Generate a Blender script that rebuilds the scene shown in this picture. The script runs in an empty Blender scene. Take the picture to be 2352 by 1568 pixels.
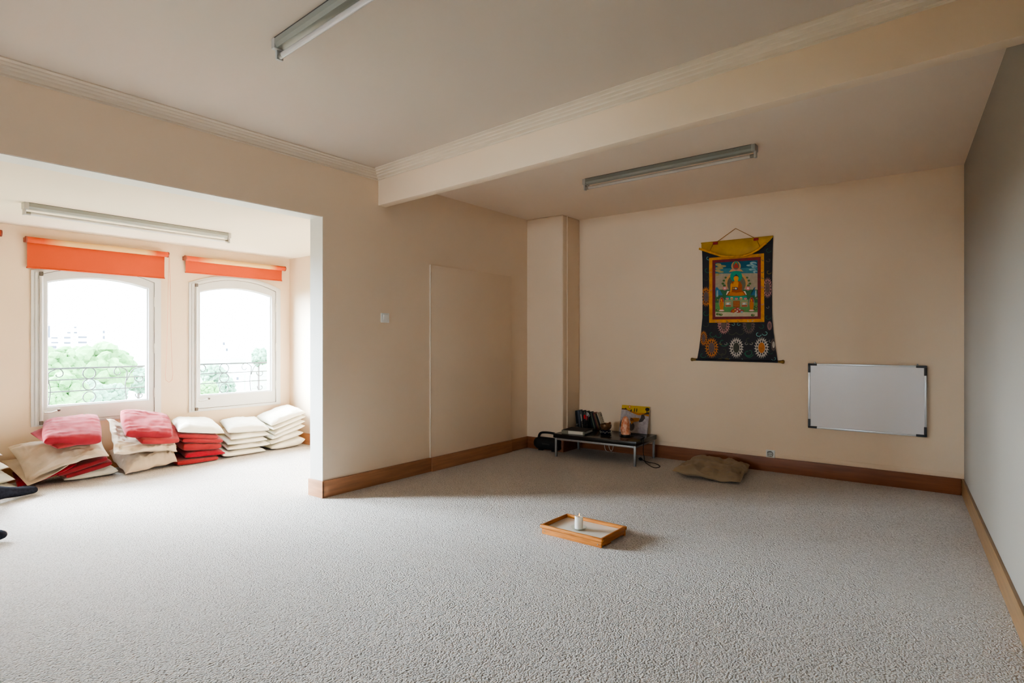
import bpy, bmesh, math, random
from mathutils import Vector, Matrix, noise
random.seed(7)
SC = bpy.context.scene
COL = SC.collection
PI = math.pi

# ------------------------------------------------------------------ camera model
F_PX, CX, CY, H = 1346.0, 1176.0, 784.0, 1.25
YAW = math.radians(37.05)
FW = (math.cos(YAW), math.sin(YAW)); RT = (math.sin(YAW), -math.cos(YAW))
def ray(px, py):
    s = (px-CX)/F_PX; u = (CY-py)/F_PX
    return (FW[0]+s*RT[0], FW[1]+s*RT[1], u)
def on_z(px, py, z=0.0):
    d = ray(px, py); t = (z-H)/d[2]; return Vector((d[0]*t, d[1]*t, z))
def on_x(px, py, x):
    d = ray(px, py); t = x/d[0]; return Vector((x, d[1]*t, H+d[2]*t))
def on_y(px, py, y):
    d = ray(px, py); t = y/d[1]; return Vector((d[0]*t, y, H+d[2]*t))

YL, YLB = 4.03, 4.195          # left wall front / back
XP = 2.83                      # pillar end
XB = 6.01                      # back wall
YW = 6.663                     # window wall
XE = 4.19                      # alcove end wall
XR = -8.0                      # wall behind the camera
XA = -.02                     # left end of the alcove
ZL, ZA, ZC, ZR = 2.249, 2.285, 2.715, 2.685

# ------------------------------------------------------------------ materials
def srgb(r, g, b):
    def f(c):
        c /= 255.0
        return c/12.92 if c <= 0.04045 else ((c+0.055)/1.055)**2.4
    return (f(r), f(g), f(b), 1.0)
def lin(r, g, b): return (r, g, b, 1.0)

def mat(name, col, rough=0.6, metal=0.0, var=0.0, vscale=8.0, bump=0.0, bscale=200.0, spec=0.5, sheen=0.0, stretch=None, col2=None, emit=None):
    m = bpy.data.materials.new(name); m.use_nodes = True
    nt = m.node_tree; N = nt.nodes; L = nt.links
    b = N['Principled BSDF']
    b.inputs['Roughness'].default_value = rough
    b.inputs['Metallic'].default_value = metal
    b.inputs['Specular IOR Level'].default_value = spec
    if sheen: b.inputs['Sheen Weight'].default_value = sheen
    b.inputs['Base Color'].default_value = col
    tc = N.new('ShaderNodeTexCoord'); mp = N.new('ShaderNodeMapping')
    L.new(tc.outputs['Object'], mp.inputs['Vector'])
    if stretch: mp.inputs['Scale'].default_value = stretch
    if var or col2:
        n = N.new('ShaderNodeTexNoise'); n.inputs['Scale'].default_value = vscale; n.inputs['Detail'].default_value = 5
        L.new(mp.outputs['Vector'], n.inputs['Vector'])
        mx = N.new('ShaderNodeMix'); mx.data_type = 'RGBA'
        c2 = col2 or (col[0]*(1-var), col[1]*(1-var), col[2]*(1-var), 1)
        rp = N.new('ShaderNodeValToRGB'); rp.color_ramp.elements[0].position = .35; rp.color_ramp.elements[1].position = .65
        L.new(n.outputs['Fac'], rp.inputs['Fac'])
        L.new(rp.outputs['Color'], mx.inputs['Factor'])
        mx.inputs['A'].default_value = col; mx.inputs['B'].default_value = c2
        L.new(mx.outputs['Result'], b.inputs['Base Color'])
    if bump:
        n2 = N.new('ShaderNodeTexNoise'); n2.inputs['Scale'].default_value = bscale; n2.inputs['Detail'].default_value = 3
        L.new(mp.outputs['Vector'], n2.inputs['Vector'])
        bp = N.new('ShaderNodeBump'); bp.inputs['Strength'].default_value = bump; bp.inputs['Distance'].default_value = 0.002
        L.new(n2.outputs['Fac'], bp.inputs['Height']); L.new(bp.outputs['Normal'], b.inputs['Normal'])
    if emit:
        b.inputs['Emission Color'].default_value = emit[0]; b.inputs['Emission Strength'].default_value = emit[1]
    return m

M = {}
WALLC = (0.850, 0.695, 0.535)
M['wall'] = mat('wall_paint', lin(*WALLC), .75, var=.03, vscale=1.3, bump=.05, bscale=160)
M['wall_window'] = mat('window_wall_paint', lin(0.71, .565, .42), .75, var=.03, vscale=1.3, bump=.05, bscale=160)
M['wall_right'] = mat('wall_paint_shaded', lin(0.34, .30, .255), .8, var=.03, vscale=1.3, bump=.05, bscale=160)  # wall paint darkened, the dimmer light on this side put into its colour
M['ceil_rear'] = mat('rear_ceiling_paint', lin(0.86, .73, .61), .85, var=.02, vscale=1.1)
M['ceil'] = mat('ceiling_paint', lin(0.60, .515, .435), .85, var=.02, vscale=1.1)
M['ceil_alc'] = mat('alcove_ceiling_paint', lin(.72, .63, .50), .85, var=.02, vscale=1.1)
M['jamb'] = mat('jamb_paint', lin(.66, .645, .60), .6, var=.02)
M['cornice'] = mat('cornice_paint', lin(0.70, .60, .48), .7, var=.02)
M['white_paint'] = mat('white_gloss_paint', lin(.62, .62, .61), .35, var=.05, vscale=5)
M['hardware'] = mat('painted_hardware', lin(.70, .68, .62), .4, var=.12, vscale=20)
M['gap'] = mat('dark_gap', lin(.13, .11, .10), .8, var=.1)
M['base'] = mat('skirting_wood_lit', lin(.50, .245, .125), .42, var=.25, vscale=3, stretch=(1, 1, 14), bump=.04, bscale=60)  # lit copy: bounce light from the carpet put into the wood colour
M['base_shaded'] = mat('skirting_wood_shaded', lin(.29, .105, .046), .45, var=.25, vscale=3, stretch=(14, 1, 14), bump=.04, bscale=60)  # same skirting wood with the shade painted into a darker colour
M['black_plastic'] = mat('black_plastic', lin(.012, .013, .015), .45, var=.2)
M['rubber'] = mat('black_rubber', lin(.010, .010, .012), .6, var=.2)
M['white_plastic'] = mat('white_plastic', lin(.80, .80, .77), .35, var=.02)
M['steel'] = mat('brushed_steel', lin(.34, .34, .34), .42, .7, var=.1, vscale=40)
M['chrome'] = mat('chrome', lin(.8, .8, .8), .15, 1, var=.02)
M['fixture'] = mat('light_housing_enamel', lin(.30, .315, .285), .35, var=.05, vscale=3)
M['tube'] = mat('frosted_tube_glass', lin(.60, .58, .56), .25, var=.02)
M['cap'] = mat('grey_end_cap', lin(.48, .48, .46), .4, var=.03)
M['pins'] = mat('tube_cap_metal', lin(.30, .28, .25), .35, .6, var=.1)

def fabric(name, c, var=.10, sc=9): return mat(name, lin(*c), .9, var=var, vscale=sc, bump=.25, bscale=420, spec=.15, sheen=.15)
M['pink'] = fabric('rose_cotton', (.25, .018, .028), .14)
M['coral'] = fabric('coral_cotton', (.27, .022, .027), .14)
M['dullred'] = fabric('dull_red_cotton', (.22, .018, .025), .14)
M['crimson'] = fabric('crimson_cotton', (.27, .003, .017), .14)
M['beige'] = fabric('beige_linen', (.47, .38, .285), .10)
M['cream'] = fabric('unbleached_cotton', (.73, .70, .60), .06)
M['brown'] = fabric('olive_brown_cotton', (.34, .255, .165), .12)
M['sock'] = mat('charcoal_knit', lin(.022, .024, .036), .95, var=.35, vscale=60, bump=.4, bscale=300, spec=.1)
M['sock_cuff'] = mat('grey_knit', lin(.45, .46, .50), .95, var=.2, vscale=60, bump=.4, bscale=300, spec=.1)
M['skin'] = mat('skin', lin(.55, .33, .24), .55, var=.06)
M['trousers'] = fabric('grey_cotton_trousers', (.20, .20, .22))
M['shirt'] = fabric('pale_cotton_shirt', (.62, .60, .56))
M['hair'] = mat('brown_hair', lin(.05, .03, .02), .6, var=.4, vscale=40, bump=.5, bscale=90)

def carpet_mat():
    m = bpy.data.materials.new('loop_pile_carpet'); m.use_nodes = True
    nt = m.node_tree; N = nt.nodes; L = nt.links; b = N['Principled BSDF']
    b.inputs['Roughness'].default_value = .95; b.inputs['Specular IOR Level'].default_value = .1
    b.inputs['Sheen Weight'].default_value = .2
    tc = N.new('ShaderNodeTexCoord')
    v = N.new('ShaderNodeTexVoronoi'); v.inputs['Scale'].default_value = 125; v.inputs['Randomness'].default_value = 1
    n0 = N.new('ShaderNodeTexNoise'); n0.inputs['Scale'].default_value = 60; n0.inputs['Detail'].default_value = 4
    n1 = N.new('ShaderNodeTexNoise'); n1.inputs['Scale'].default_value = 1.6; n1.inputs['Detail'].default_value = 6
    n2 = N.new('ShaderNodeTexNoise'); n2.inputs['Scale'].default_value = 150; n2.inputs['Detail'].default_value = 4
    for n in (v, n0, n1, n2): L.new(tc.outputs['Object'], n.inputs['Vector'])
    r = N.new('ShaderNodeValToRGB')
    r.color_ramp.elements[0].position = .2; r.color_ramp.elements[0].color = lin(.87, .82, .785)
    r.color_ramp.elements[1].position = .95; r.color_ramp.elements[1].color = lin(.55, .505, .47)  # low gaps between loops darkened in the colour, standing for shade
    L.new(v.outputs['Distance'], r.inputs['Fac'])
    mx = N.new('ShaderNodeMix'); mx.data_type = 'RGBA'; mx.blend_type = 'MULTIPLY'; mx.inputs['Factor'].default_value = 1
    r2 = N.new('ShaderNodeValToRGB'); r2.color_ramp.elements[0].position = .3; r2.color_ramp.elements[1].position = .7
    r2.color_ramp.elements[0].color = lin(.80, .79, .78); r2.color_ramp.elements[1].color = lin(1, 1, 1)
    L.new(n2.outputs['Fac'], r2.inputs['Fac'])
    L.new(r.outputs['Color'], mx.inputs['A']); L.new(r2.outputs['Color'], mx.inputs['B'])
    mx2 = N.new('ShaderNodeMix'); mx2.data_type = 'RGBA'; mx2.blend_type = 'MULTIPLY'; mx2.inputs['Factor'].default_value = 1
    r3 = N.new('ShaderNodeValToRGB'); r3.color_ramp.elements[0].color = lin(.94, .94, .94); r3.color_ramp.elements[1].color = lin(1, 1, 1)
    L.new(n1.outputs['Fac'], r3.inputs['Fac'])
    L.new(mx.outputs['Result'], mx2.inputs['A']); L.new(r3.outputs['Color'], mx2.inputs['B'])
    L.new(mx2.outputs['Result'], b.inputs['Base Color'])
    iv = N.new('ShaderNodeMath'); iv.operation = 'SUBTRACT'; iv.inputs[0].default_value = 1
    L.new(v.outputs['Distance'], iv.inputs[1])
    ad = N.new('ShaderNodeMath'); ad.operation = 'MULTIPLY_ADD'; ad.inputs[1].default_value = 1.1
    L.new(n0.outputs['Fac'], ad.inputs[0]); L.new(iv.outputs[0], ad.inputs[2])
    bp = N.new('ShaderNodeBump'); bp.inputs['Strength'].default_value = .9; bp.inputs['Distance'].default_value = .010
    L.new(ad.outputs[0], bp.inputs['Height']); L.new(bp.outputs['Normal'], b.inputs['Normal'])
    return m
M['carpet'] = carpet_mat()

def pane_mat():
    m = bpy.data.materials.new('window_glass'); m.use_nodes = True
    nt = m.node_tree; N = nt.nodes; L = nt.links
    for n in list(N): N.remove(n)
    o = N.new('ShaderNodeOutputMaterial'); t = N.new('ShaderNodeBsdfTransparent'); g = N.new('ShaderNodeBsdfGlossy')
    t.inputs['Color'].default_value = lin(.96, .98, .98); g.inputs['Roughness'].default_value = .02
    w = N.new('ShaderNodeLayerWeight'); w.inputs['Blend'].default_value = .15
    mx = N.new('ShaderNodeMixShader')
    L.new(w.outputs['Fresnel'], mx.inputs['Fac']); L.new(t.outputs[0], mx.inputs[1]); L.new(g.outputs[0], mx.inputs[2])
    L.new(mx.outputs[0], o.inputs['Surface'])
    return m
M['pane'] = pane_mat()

def glass_mat():
    m = bpy.data.materials.new('clear_dish_glass'); m.use_nodes = True
    nt = m.node_tree; N = nt.nodes; L = nt.links
    for n in list(N): N.remove(n)
    o = N.new('ShaderNodeOutputMaterial'); t = N.new('ShaderNodeBsdfTransparent'); g = N.new('ShaderNodeBsdfGlossy')
    t.inputs['Color'].default_value = lin(.93, .97, .96); g.inputs['Roughness'].default_value = .04
    w = N.new('ShaderNodeLayerWeight'); w.inputs['Blend'].default_value = .5
    pw = N.new('ShaderNodeMath'); pw.operation = 'POWER'; pw.inputs[1].default_value = 3.0
    sc_ = N.new('ShaderNodeMath'); sc_.operation = 'MULTIPLY_ADD'; sc_.inputs[1].default_value = .55; sc_.inputs[2].default_value = .05
    mx = N.new('ShaderNodeMixShader')
    L.new(w.outputs['Facing'], pw.inputs[0]); L.new(pw.outputs[0], sc_.inputs[0]); L.new(sc_.outputs[0], mx.inputs['Fac'])
    L.new(t.outputs[0], mx.inputs[1]); L.new(g.outputs[0], mx.inputs[2]); L.new(mx.outputs[0], o.inputs['Surface'])
    return m
M['glass'] = glass_mat()

# ------------------------------------------------------------------ mesh builder
class MB:
    def __init__(s): s.v = []; s.f = []; s.m = []; s.T = Matrix.Identity(4)
    def pt(s, p): s.v.append(s.T @ Vector(p)); return len(s.v)-1
    def face(s, idx, mi=0): s.f.append(tuple(idx)); s.m.append(mi)
    def hexa(s, p, mi=0):           # 8 points: bottom loop then top loop
        b = [s.pt(q) for q in p]
        for q in ((3, 2, 1, 0), (4, 5, 6, 7), (0, 1, 5, 4), (1, 2, 6, 5), (2, 3, 7, 6), (3, 0, 4, 7)):
            s.face([b[i] for i in q], mi)
    def box(s, x0, x1, y0, y1, z0, z1, mi=0):
        s.hexa([(x0, y0, z0), (x1, y0, z0), (x1, y1, z0), (x0, y1, z0), (x0, y0, z1), (x1, y0, z1), (x1, y1, z1), (x0, y1, z1)], mi)
    def prism(s, loop_a, loop_b, mi=0, caps=True):
        n = len(loop_a)
        a = [s.pt(p) for p in loop_a]; b = [s.pt(p) for p in loop_b]
        for i in range(n):
            j = (i+1) % n; s.face((a[i], a[j], b[j], b[i]), mi)
        if caps: s.face(a[::-1], mi); s.face(b, mi)
    def ring(s, oa, ia, ob, ib, mi=0):   # frame between an outer and an inner loop
        n = len(oa)
        A = [s.pt(p) for p in oa]; B = [s.pt(p) for p in ia]; Cc = [s.pt(p) for p in ob]; D = [s.pt(p) for p in ib]
        for i in range(n):
            j = (i+1) % n
            s.face((A[i], B[i], B[j], A[j]), mi); s.face((Cc[i], Cc[j], D[j], D[i]), mi)
            s.face((A[i], A[j], Cc[j], Cc[i]), mi); s.face((B[i], D[i], D[j], B[j]), mi)
    def tube(s, pts, r, n=8, mi=0, closed=False):
        pts = [Vector(p) for p in pts]; k = len(pts); rings = []
        up = Vector((0, 0, 1)); prev = None
        for i, p in enumerate(pts):
            a = pts[(i-1) % k] if (closed or i > 0) else pts[i]
            b = pts[(i+1) % k] if (closed or i < k-1) else pts[i]
            t = (b-a).normalized() if (b-a).length > 1e-9 else Vector((1, 0, 0))
            if prev is None:
                q = up if abs(t.dot(up)) < .95 else Vector((1, 0, 0))
                x = t.cross(q).normalized()
            else:
                x = (prev - t*prev.dot(t)); x = x.normalized() if x.length > 1e-6 else t.orthogonal().normalized()
            prev = x; y = t.cross(x)
            rr = r[i] if isinstance(r, (list, tuple)) else r
            rings.append([s.pt(p + (x*math.cos(2*PI*j/n) + y*math.sin(2*PI*j/n))*rr) for j in range(n)])
        for i in range(k if closed else k-1):
            A, B = rings[i], rings[(i+1) % k]
            for j in range(n):
                jj = (j+1) % n; s.face((A[j], A[jj], B[jj], B[j]), mi)
        if not closed: s.face(rings[0][::-1], mi); s.face(rings[-1], mi)
    def lathe(s, prof, n=24, c=(0, 0, 0), mi=0, axis='z', caps=True):
        rings = []
        for (r, h) in prof:
            row = []
            for j in range(n):
                a = 2*PI*j/n; x, y = r*math.cos(a), r*math.sin(a)
                p = {'z': (x, y, h), 'x': (h, x, y), 'y': (y, h, x)}[axis]
                row.append(s.pt((c[0]+p[0], c[1]+p[1], c[2]+p[2])))
            rings.append(row)
        for A, B in zip(rings, rings[1:]):
            for j in range(n):
                jj = (j+1) % n; s.face((A[j], A[jj], B[jj], B[j]), mi)
        if caps: s.face(rings[0][::-1], mi); s.face(rings[-1], mi)
    def grid(s, fn, nu, nv, mi=0, flip=False):
        g = [[s.pt(fn(i/nu, j/nv)) for j in range(nv+1)] for i in range(nu+1)]
        for i in range(nu):
            for j in range(nv):
                q = (g[i][j], g[i+1][j], g[i+1][j+1], g[i][j+1]); s.face(q[::-1] if flip else q, mi)
        return g
    def poly(s, pts, mi=0): s.face([s.pt(p) for p in pts], mi)
    def build(s, name, mats, parent=None, smooth=False, bevel=0.0, seg=2, angle=40):
        if not isinstance(mats, (list, tuple)): mats = [mats]
        vs = s.v; off = Vector((0, 0, 0))
        me = bpy.data.meshes.new(name)
        if parent is not None:
            inv = parent.matrix_basis.inverted()
            if parent.parent is not None: inv = inv @ parent.parent.matrix_basis.inverted()
            vs = [inv @ v for v in vs]
        else:
            lo = [min(v[i] for v in vs) for i in range(3)]; hi = [max(v[i] for v in vs) for i in range(3)]
            off = Vector(((lo[0]+hi[0])/2, (lo[1]+hi[1])/2, lo[2])); vs = [v-off for v in vs]
        me.from_pydata([tuple(v) for v in vs], [], s.f)
        for m in mats: me.materials.append(m)
        for i, p in enumerate(me.polygons): p.material_index = s.m[i]; p.use_smooth = bool(smooth)
        bm = bmesh.new(); bm.from_mesh(me)
        bmesh.ops.recalc_face_normals(bm, faces=bm.faces)
        if bevel:
            bmesh.ops.remove_doubles(bm, verts=bm.verts, dist=1e-6)
            ed = [e for e in bm.edges if len(e.link_faces) == 2 and e.calc_face_angle(0) > .5]
            bmesh.ops.bevel(bm, geom=ed, offset=bevel, segments=seg, affect='EDGES', profile=.6, clamp_overlap=True)
            for f in bm.faces: f.smooth = True
        bm.to_mesh(me); bm.free()
        o = bpy.data.objects.new(name, me); COL.objects.link(o)
        o.location = off
        if smooth or bevel: me.set_sharp_from_angle(angle=math.radians(angle))
        if parent is not None: o.parent = parent
        return o

def tag(o, label=None, cat=None, group=None, kind=None):
    if label: o['label'] = label
    if cat: o['category'] = cat
    if group: o['group'] = group
    if kind: o['kind'] = kind
    return o
def thing(name, loc=(0, 0, 0), rz=0.0, label=None, cat=None, group=None, kind=None):
    o = bpy.data.objects.new(name, None); COL.objects.link(o)
    o.empty_display_size = .1
    o.matrix_basis = Matrix.Translation(Vector(loc)) @ Matrix.Rotation(rz, 4, 'Z')
    return tag(o, label, cat, group, kind)
def struct(mb, name, m, **k): return tag(mb.build(name, m, **k), kind='structure')
def boxes(*bs):
    mb = MB()
    for b in bs: mb.box(*b)
    return mb

# ------------------------------------------------------------------ room shell
def right_wall_y(x): return -0.065 + (x-5.98)*0.0622
struct(boxes((XR-.2, XB+.2, -1.3, YW+.02, -.12, 0)), 'floor', M['carpet'])
# ceilings
def beam_x(y): return 3.39 + (y-4.03)*(0.372/4.245)
BT = .088
mb = MB(); mb.hexa([(XR-.2, -1.3, ZC), (beam_x(-1)+.04, -1, ZC), (beam_x(YL)+.04, YL, ZC), (XR-.2, YL, ZC), (XR-.2, -1.3, ZC+.12), (beam_x(-1)+.04, -1, ZC+.12), (beam_x(YL)+.04, YL, ZC+.12), (XR-.2, YL, ZC+.12)])
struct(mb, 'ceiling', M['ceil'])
mb = MB(); mb.hexa([(beam_x(-1)+.04, -1, ZR), (XB+.2, -1, ZR), (XB+.2, YL, ZR), (beam_x(YL)+.04, YL, ZR), (beam_x(-1)+.04, -1, ZR+.15), (XB+.2, -1, ZR+.15), (XB+.2, YL, ZR+.15), (beam_x(YL)+.04, YL, ZR+.15)])
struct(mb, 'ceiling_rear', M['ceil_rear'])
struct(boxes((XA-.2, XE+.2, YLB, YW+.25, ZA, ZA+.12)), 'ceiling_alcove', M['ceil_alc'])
# ceiling beam
mb = MB()
ya, yb = -.55, YL
mb.hexa([(beam_x(ya), ya, 2.44), (beam_x(ya)+BT, ya, 2.44), (beam_x(yb)+BT, yb, 2.44), (beam_x(yb), yb, 2.44), (beam_x(ya), ya, ZC), (beam_x(ya)+BT, ya, ZC), (beam_x(yb)+BT, yb, ZC), (beam_x(yb), yb, ZC)])
struct(mb, 'ceiling_beam', M['wall'], bevel=.006)
# walls
struct(boxes((XP, 5.66, YL, YLB, 0, ZC), (.10, XP, YL, YLB, ZL, ZC), (XR, .10, YL, YLB, 0, ZC)), 'wall_left', [M['wall']])
mb = boxes((XP-.004, XP, YL+.001, YLB+.003, .134, ZL)); mb.box(XA, XP, YL+.004, YLB+.002, ZL-.004, ZL)
struct(mb, 'trim_1', M['jamb'])
struct(boxes((XB, XB+.2, -1.0, YL+.2, 0, ZC)), 'wall_back', M['wall'])
mb = boxes((5.635, XB, 3.535, YL+.1, 0, ZR)); struct(mb, 'wall_column', M['wall'], bevel=.018, seg=3)
mb = MB()
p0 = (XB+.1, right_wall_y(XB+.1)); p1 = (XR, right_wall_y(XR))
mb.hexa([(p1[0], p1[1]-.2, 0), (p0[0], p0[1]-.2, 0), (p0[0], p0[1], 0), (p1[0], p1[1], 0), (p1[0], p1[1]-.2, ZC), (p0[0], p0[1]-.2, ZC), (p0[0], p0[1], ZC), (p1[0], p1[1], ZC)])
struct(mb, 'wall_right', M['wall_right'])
RY0, RY1, RZ0, RZ1 = .9, 3.0, .85, 2.05      # unseen window added behind the camera to light the main room
struct(boxes((XR-.2, XR, -1.3, RY0, 0, ZC), (XR-.2, XR, RY1, YL+.2, 0, ZC), (XR-.2, XR, RY0, RY1, 0, RZ0), (XR-.2, XR, RY0, RY1, RZ1, ZC)), 'wall_rear', M['wall'])
struct(boxes((-2.2, -2.05, -.75, 1.5, 0, ZC)), 'wall_shade_blocker', M['wall'])  # unseen wall added to shade the right part of the back wall
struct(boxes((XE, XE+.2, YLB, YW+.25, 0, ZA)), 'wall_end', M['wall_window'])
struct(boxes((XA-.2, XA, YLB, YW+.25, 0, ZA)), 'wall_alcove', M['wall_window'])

# window wall with arched openings
WIN = [3.5155, 2.1485, .7815]
HW_C, Z0_C, ZS_C, ZT_C = .5425, .478, 1.893, 2.005      # casing outer
HW_I, Z0_I, ZS_I, ZT_I = .478, .508, 1.862, 1.958       # casing inner / sash outer
HW_G, Z0_G, ZS_G, ZT_G = .4125, .659, 1.790, 1.853      # glass
def arch(cx, hw, z0, zs, zt, y, n=20):
    pts = [(cx-hw, y, z0), (cx+hw, y, z0)]
    for i in range(n+1):
        t = 1 - 2*i/n; pts.append((cx+hw*t, y, zs+(zt-zs)*(1-t*t)))
    return pts
WT = .22
mb = MB()
edges = sorted(WIN)
xs = [XA-.1]
for c in edges: xs += [c-.50, c+.50]
xs.append(XE+.1)
for i in range(0, len(xs), 2): mb.box(xs[i], xs[i+1], YW, YW+WT, 0, ZA)
for c in edges:
    mb.box(c-.5, c+.5, YW, YW+WT, 0, .49)
    n = 20
    for i in range(n):
        t0 = -1+2*i/n; t1 = -1+2*(i+1)/n
        za = 1.878+.10*(1-t0*t0); zb = 1.878+.10*(1-t1*t1)
        mb.hexa([(c+.5*t0, YW, za), (c+.5*t1, YW, zb), (c+.5*t1, YW+WT, zb), (c+.5*t0, YW+WT, za), (c+.5*t0, YW, ZA), (c+.5*t1, YW, ZA), (c+.5*t1, YW+WT, ZA), (c+.5*t0, YW+WT, ZA)])
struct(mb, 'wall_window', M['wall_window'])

def make_window(k, c):
    t = thing('window_%d' % k, (c, YW, 0), kind='structure')
    mb = MB()
    A = lambda hw, z0, zs, zt, y: arch(c, hw, z0, zs, zt, y)
    mb.ring(A(HW_C, Z0_C, ZS_C, ZT_C, YW-.014), A(.515, .492, 1.880, 1.985, YW-.014), A(HW_C, Z0_C, ZS_C, ZT_C, YW+.001), A(.515, .492, 1.880, 1.985, YW+.001))
    mb.ring(A(.515, .492, 1.880, 1.985, YW-.024), A(HW_I, Z0_I, ZS_I, ZT_I, YW-.024), A(.515, .492, 1.880, 1.985, YW+.07), A(HW_I, Z0_I, ZS_I, ZT_I, YW+.07))
    mb.build('window_frame', M['white_paint'], t)
    g = .004
    mb = MB()
    so = (HW_I-g, Z0_I+g, ZS_I-g, ZT_I-g)
    si = (HW_G, Z0_G, ZS_G, ZT_G)
    sm = (HW_G+.014, Z0_G-.014, ZS_G+.012, ZT_G+.012)
    mb.ring(A(*so, YW-.012), A(*sm, YW-.012), A(*so, YW+.05), A(*sm, YW+.05))
    mb.ring(A(*sm, YW-.002), A(*si, YW+.008), A(*sm, YW+.045), A(*si, YW+.045))
    sash = mb.build('sash', M['white_paint'], t)
    mb = MB(); l = A(HW_G+.006, Z0_G-.006, ZS_G+.006, ZT_G+.006, 0)
    mb.poly([(p[0], YW+.025, p[2]) for p in l]); mb.build('pane', M['pane'], t)
    # dark ring painting the shade in the gap between sash and frame
    mb = MB(); mb.ring(A(HW_I+.001, Z0_I-.001, ZS_I+.001, ZT_I+.001, YW-.004), A(HW_I-g-.001, Z0_I+g+.001, ZS_I-g-.001, ZT_I-g-.001, YW-.004), A(HW_I+.001, Z0_I-.001, ZS_I+.001, ZT_I+.001, YW+.03), A(HW_I-g-.001, Z0_I+g+.001, ZS_I-g-.001, ZT_I-g-.001, YW+.03))
    mb.build('gap_shade_ring', M['gap'], t)
    # bolt rod on the left stile with top and bottom keepers
    xr = c-HW_I+.004
    mb = MB(); mb.tube([(xr, YW-.036, .53), (xr, YW-.036, 1.845)], .013, 10)
    for zz in (.545, .9, 1.25, 1.6, 1.83): mb.box(xr-.02, xr+.02, YW-.03, YW-.02, zz-.012, zz+.012)
    rod = mb.build('bolt_rod', M['white_paint'], t, smooth=True)
    mb = MB()
    mb.box(xr-.012, xr+.012, YW-.05, YW-.022, 1.85, 1.885); mb.box(xr-.012, xr+.012, YW-.05, YW-.022, .492, .525)
    mb.build('bolt_keeper', M['gap'], t)
    # lever handle at the foot of the sash
    mb = MB(); z = .60
    mb.box(xr+.01, xr+.045, YW-.03, YW-.011, z-.02, z+.02)
    mb.tube([(xr+.02, YW-.045, z), (xr+.07, YW-.05, z-.002), (xr+.115, YW-.055, z+.012)], .008, 8)
    hd = mb.build('window_handle', M['hardware'], t, smooth=True)
    mb = MB(); mb.lathe([(.002, -.012), (.012, -.008), (.014, 0), (.012, .008), (.002, .012)], 12, (xr+.125, YW-.055, z+.016))
    mb.build('knob', M['gap'], hd, smooth=True)
    for zz in (.72, 1.18, 1.66):
        mb = MB(); mb.tube([(c+HW_I, YW-.022, zz-.05), (c+HW_I, YW-.022, zz+.05)], .008, 8); mb.build('hinge', M['hardware'], t, smooth=True)
    return t
for k, c in enumerate(WIN): make_window(k+1, c)
rw_ = thing('window_5', (XR, (RY0+RY1)/2, RZ0), kind='structure')
mb = MB(); ym = (RY0+RY1)/2
for a_, b_ in ((RY0, ym), (ym, RY1)):
    lp_ = lambda x, o: [(x, a_+o, RZ0+o), (x, b_-o, RZ0+o), (x, b_-o, RZ1-o), (x, a_+o, RZ1-o)]
    mb.ring(lp_(XR+.01, 0), lp_(XR+.01, .07), lp_(XR-.06, 0), lp_(XR-.06, .07))
mb.build('window_frame', M['white_paint'], rw_)
mb = MB(); mb.poly([(XR-.03, RY0+.03, RZ0+.03), (XR-.03, RY1-.03, RZ0+.03), (XR-.03, RY1-.03, RZ1-.03), (XR-.03, RY0+.03, RZ1-.03)]); mb.build('pane', M['pane'], rw_)

# baseboards
BH = .134; BD = .016
struct(boxes((XP-.012, 4.03, YL-BD, YL, 0, BH), (4.03, 5.30, YL-BD-.016, YL, 0, BH), (5.30, 5.64, YL-BD, YL, 0, BH), (XP-.018, XP, YL-BD, YLB+.012, 0, BH)), 'baseboard_left', M['base'], bevel=.003)
struct(boxes((5.635-BD, 5.635, 3.535-BD, YL-.018, 0, BH), (5.635, XB-.017, 3.535-BD, 3.535, 0, BH)), 'baseboard_column', M['base_shaded'], bevel=.003)
struct(boxes((XB-BD, XB, right_wall_y(XB)+.018, 3.517, 0, BH)), 'baseboard_back', M['base_shaded'], bevel=.003)
mb = MB()
def rw(x, o): return (x, right_wall_y(x)+o)
a0, a1, b1, b0 = rw(XR, 0), rw(XB-.001, 0), rw(XB-.001, BD), rw(XR, BD)
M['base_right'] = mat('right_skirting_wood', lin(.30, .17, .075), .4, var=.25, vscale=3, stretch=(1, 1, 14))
mb.hexa([(*a0, 0), (*a1, 0), (*b1, 0), (*b0, 0), (*a0, BH), (*a1, BH), (*b1, BH), (*b0, BH)])
struct(mb, 'baseboard_right', M['base_right'], bevel=.003)
struct(boxes((XE-BD, XE, YLB, YW-.018, 0, BH)), 'baseboard_end', M['base'], bevel=.003)
struct(boxes((XA, XE-.001, YW-BD, YW, 0, BH)), 'baseboard_window', M['base'], bevel=.003)

# cornices
PROF = [(0, 0), (.13, 0), (.13, .007), (.105, .011), (.102, .018), (.078, .022), (.074, .029), (.050, .032), (.044, .041), (.014, .046), (.012, .055), (0, .058)]
def cornice(p, q, nrm, name, zc):
    mb = MB()
    f = lambda P: [(P[0]+nrm[0]*o, P[1]+nrm[1]*o, zc-d) for o, d in PROF]
    mb.prism(f(p), f(q)); struct(mb, name, M['cornice'])
cornice((XR, YL), (beam_x(YL), YL), (0, -1), 'trim_2', ZC)
cornice((beam_x(-.5), -.5), (beam_x(YL), YL), (-1, .087), 'trim_3', ZC)
# cable trunking above the back baseboard, and a thin pipe by the column
mb = boxes((XB-.007, XB, -.055, 2.55, .150, .177)); mb.box(XB-.004, XB, -.055, 2.55, .136, .1385)
struct(mb, 'trim_4', M['wall'], bevel=.002)
mb = MB(); mb.tube([(5.72, 3.528, .134), (5.72, 3.528, ZR)], .006, 8); struct(mb, 'trim_5', M['wall'], smooth=True)

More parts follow.
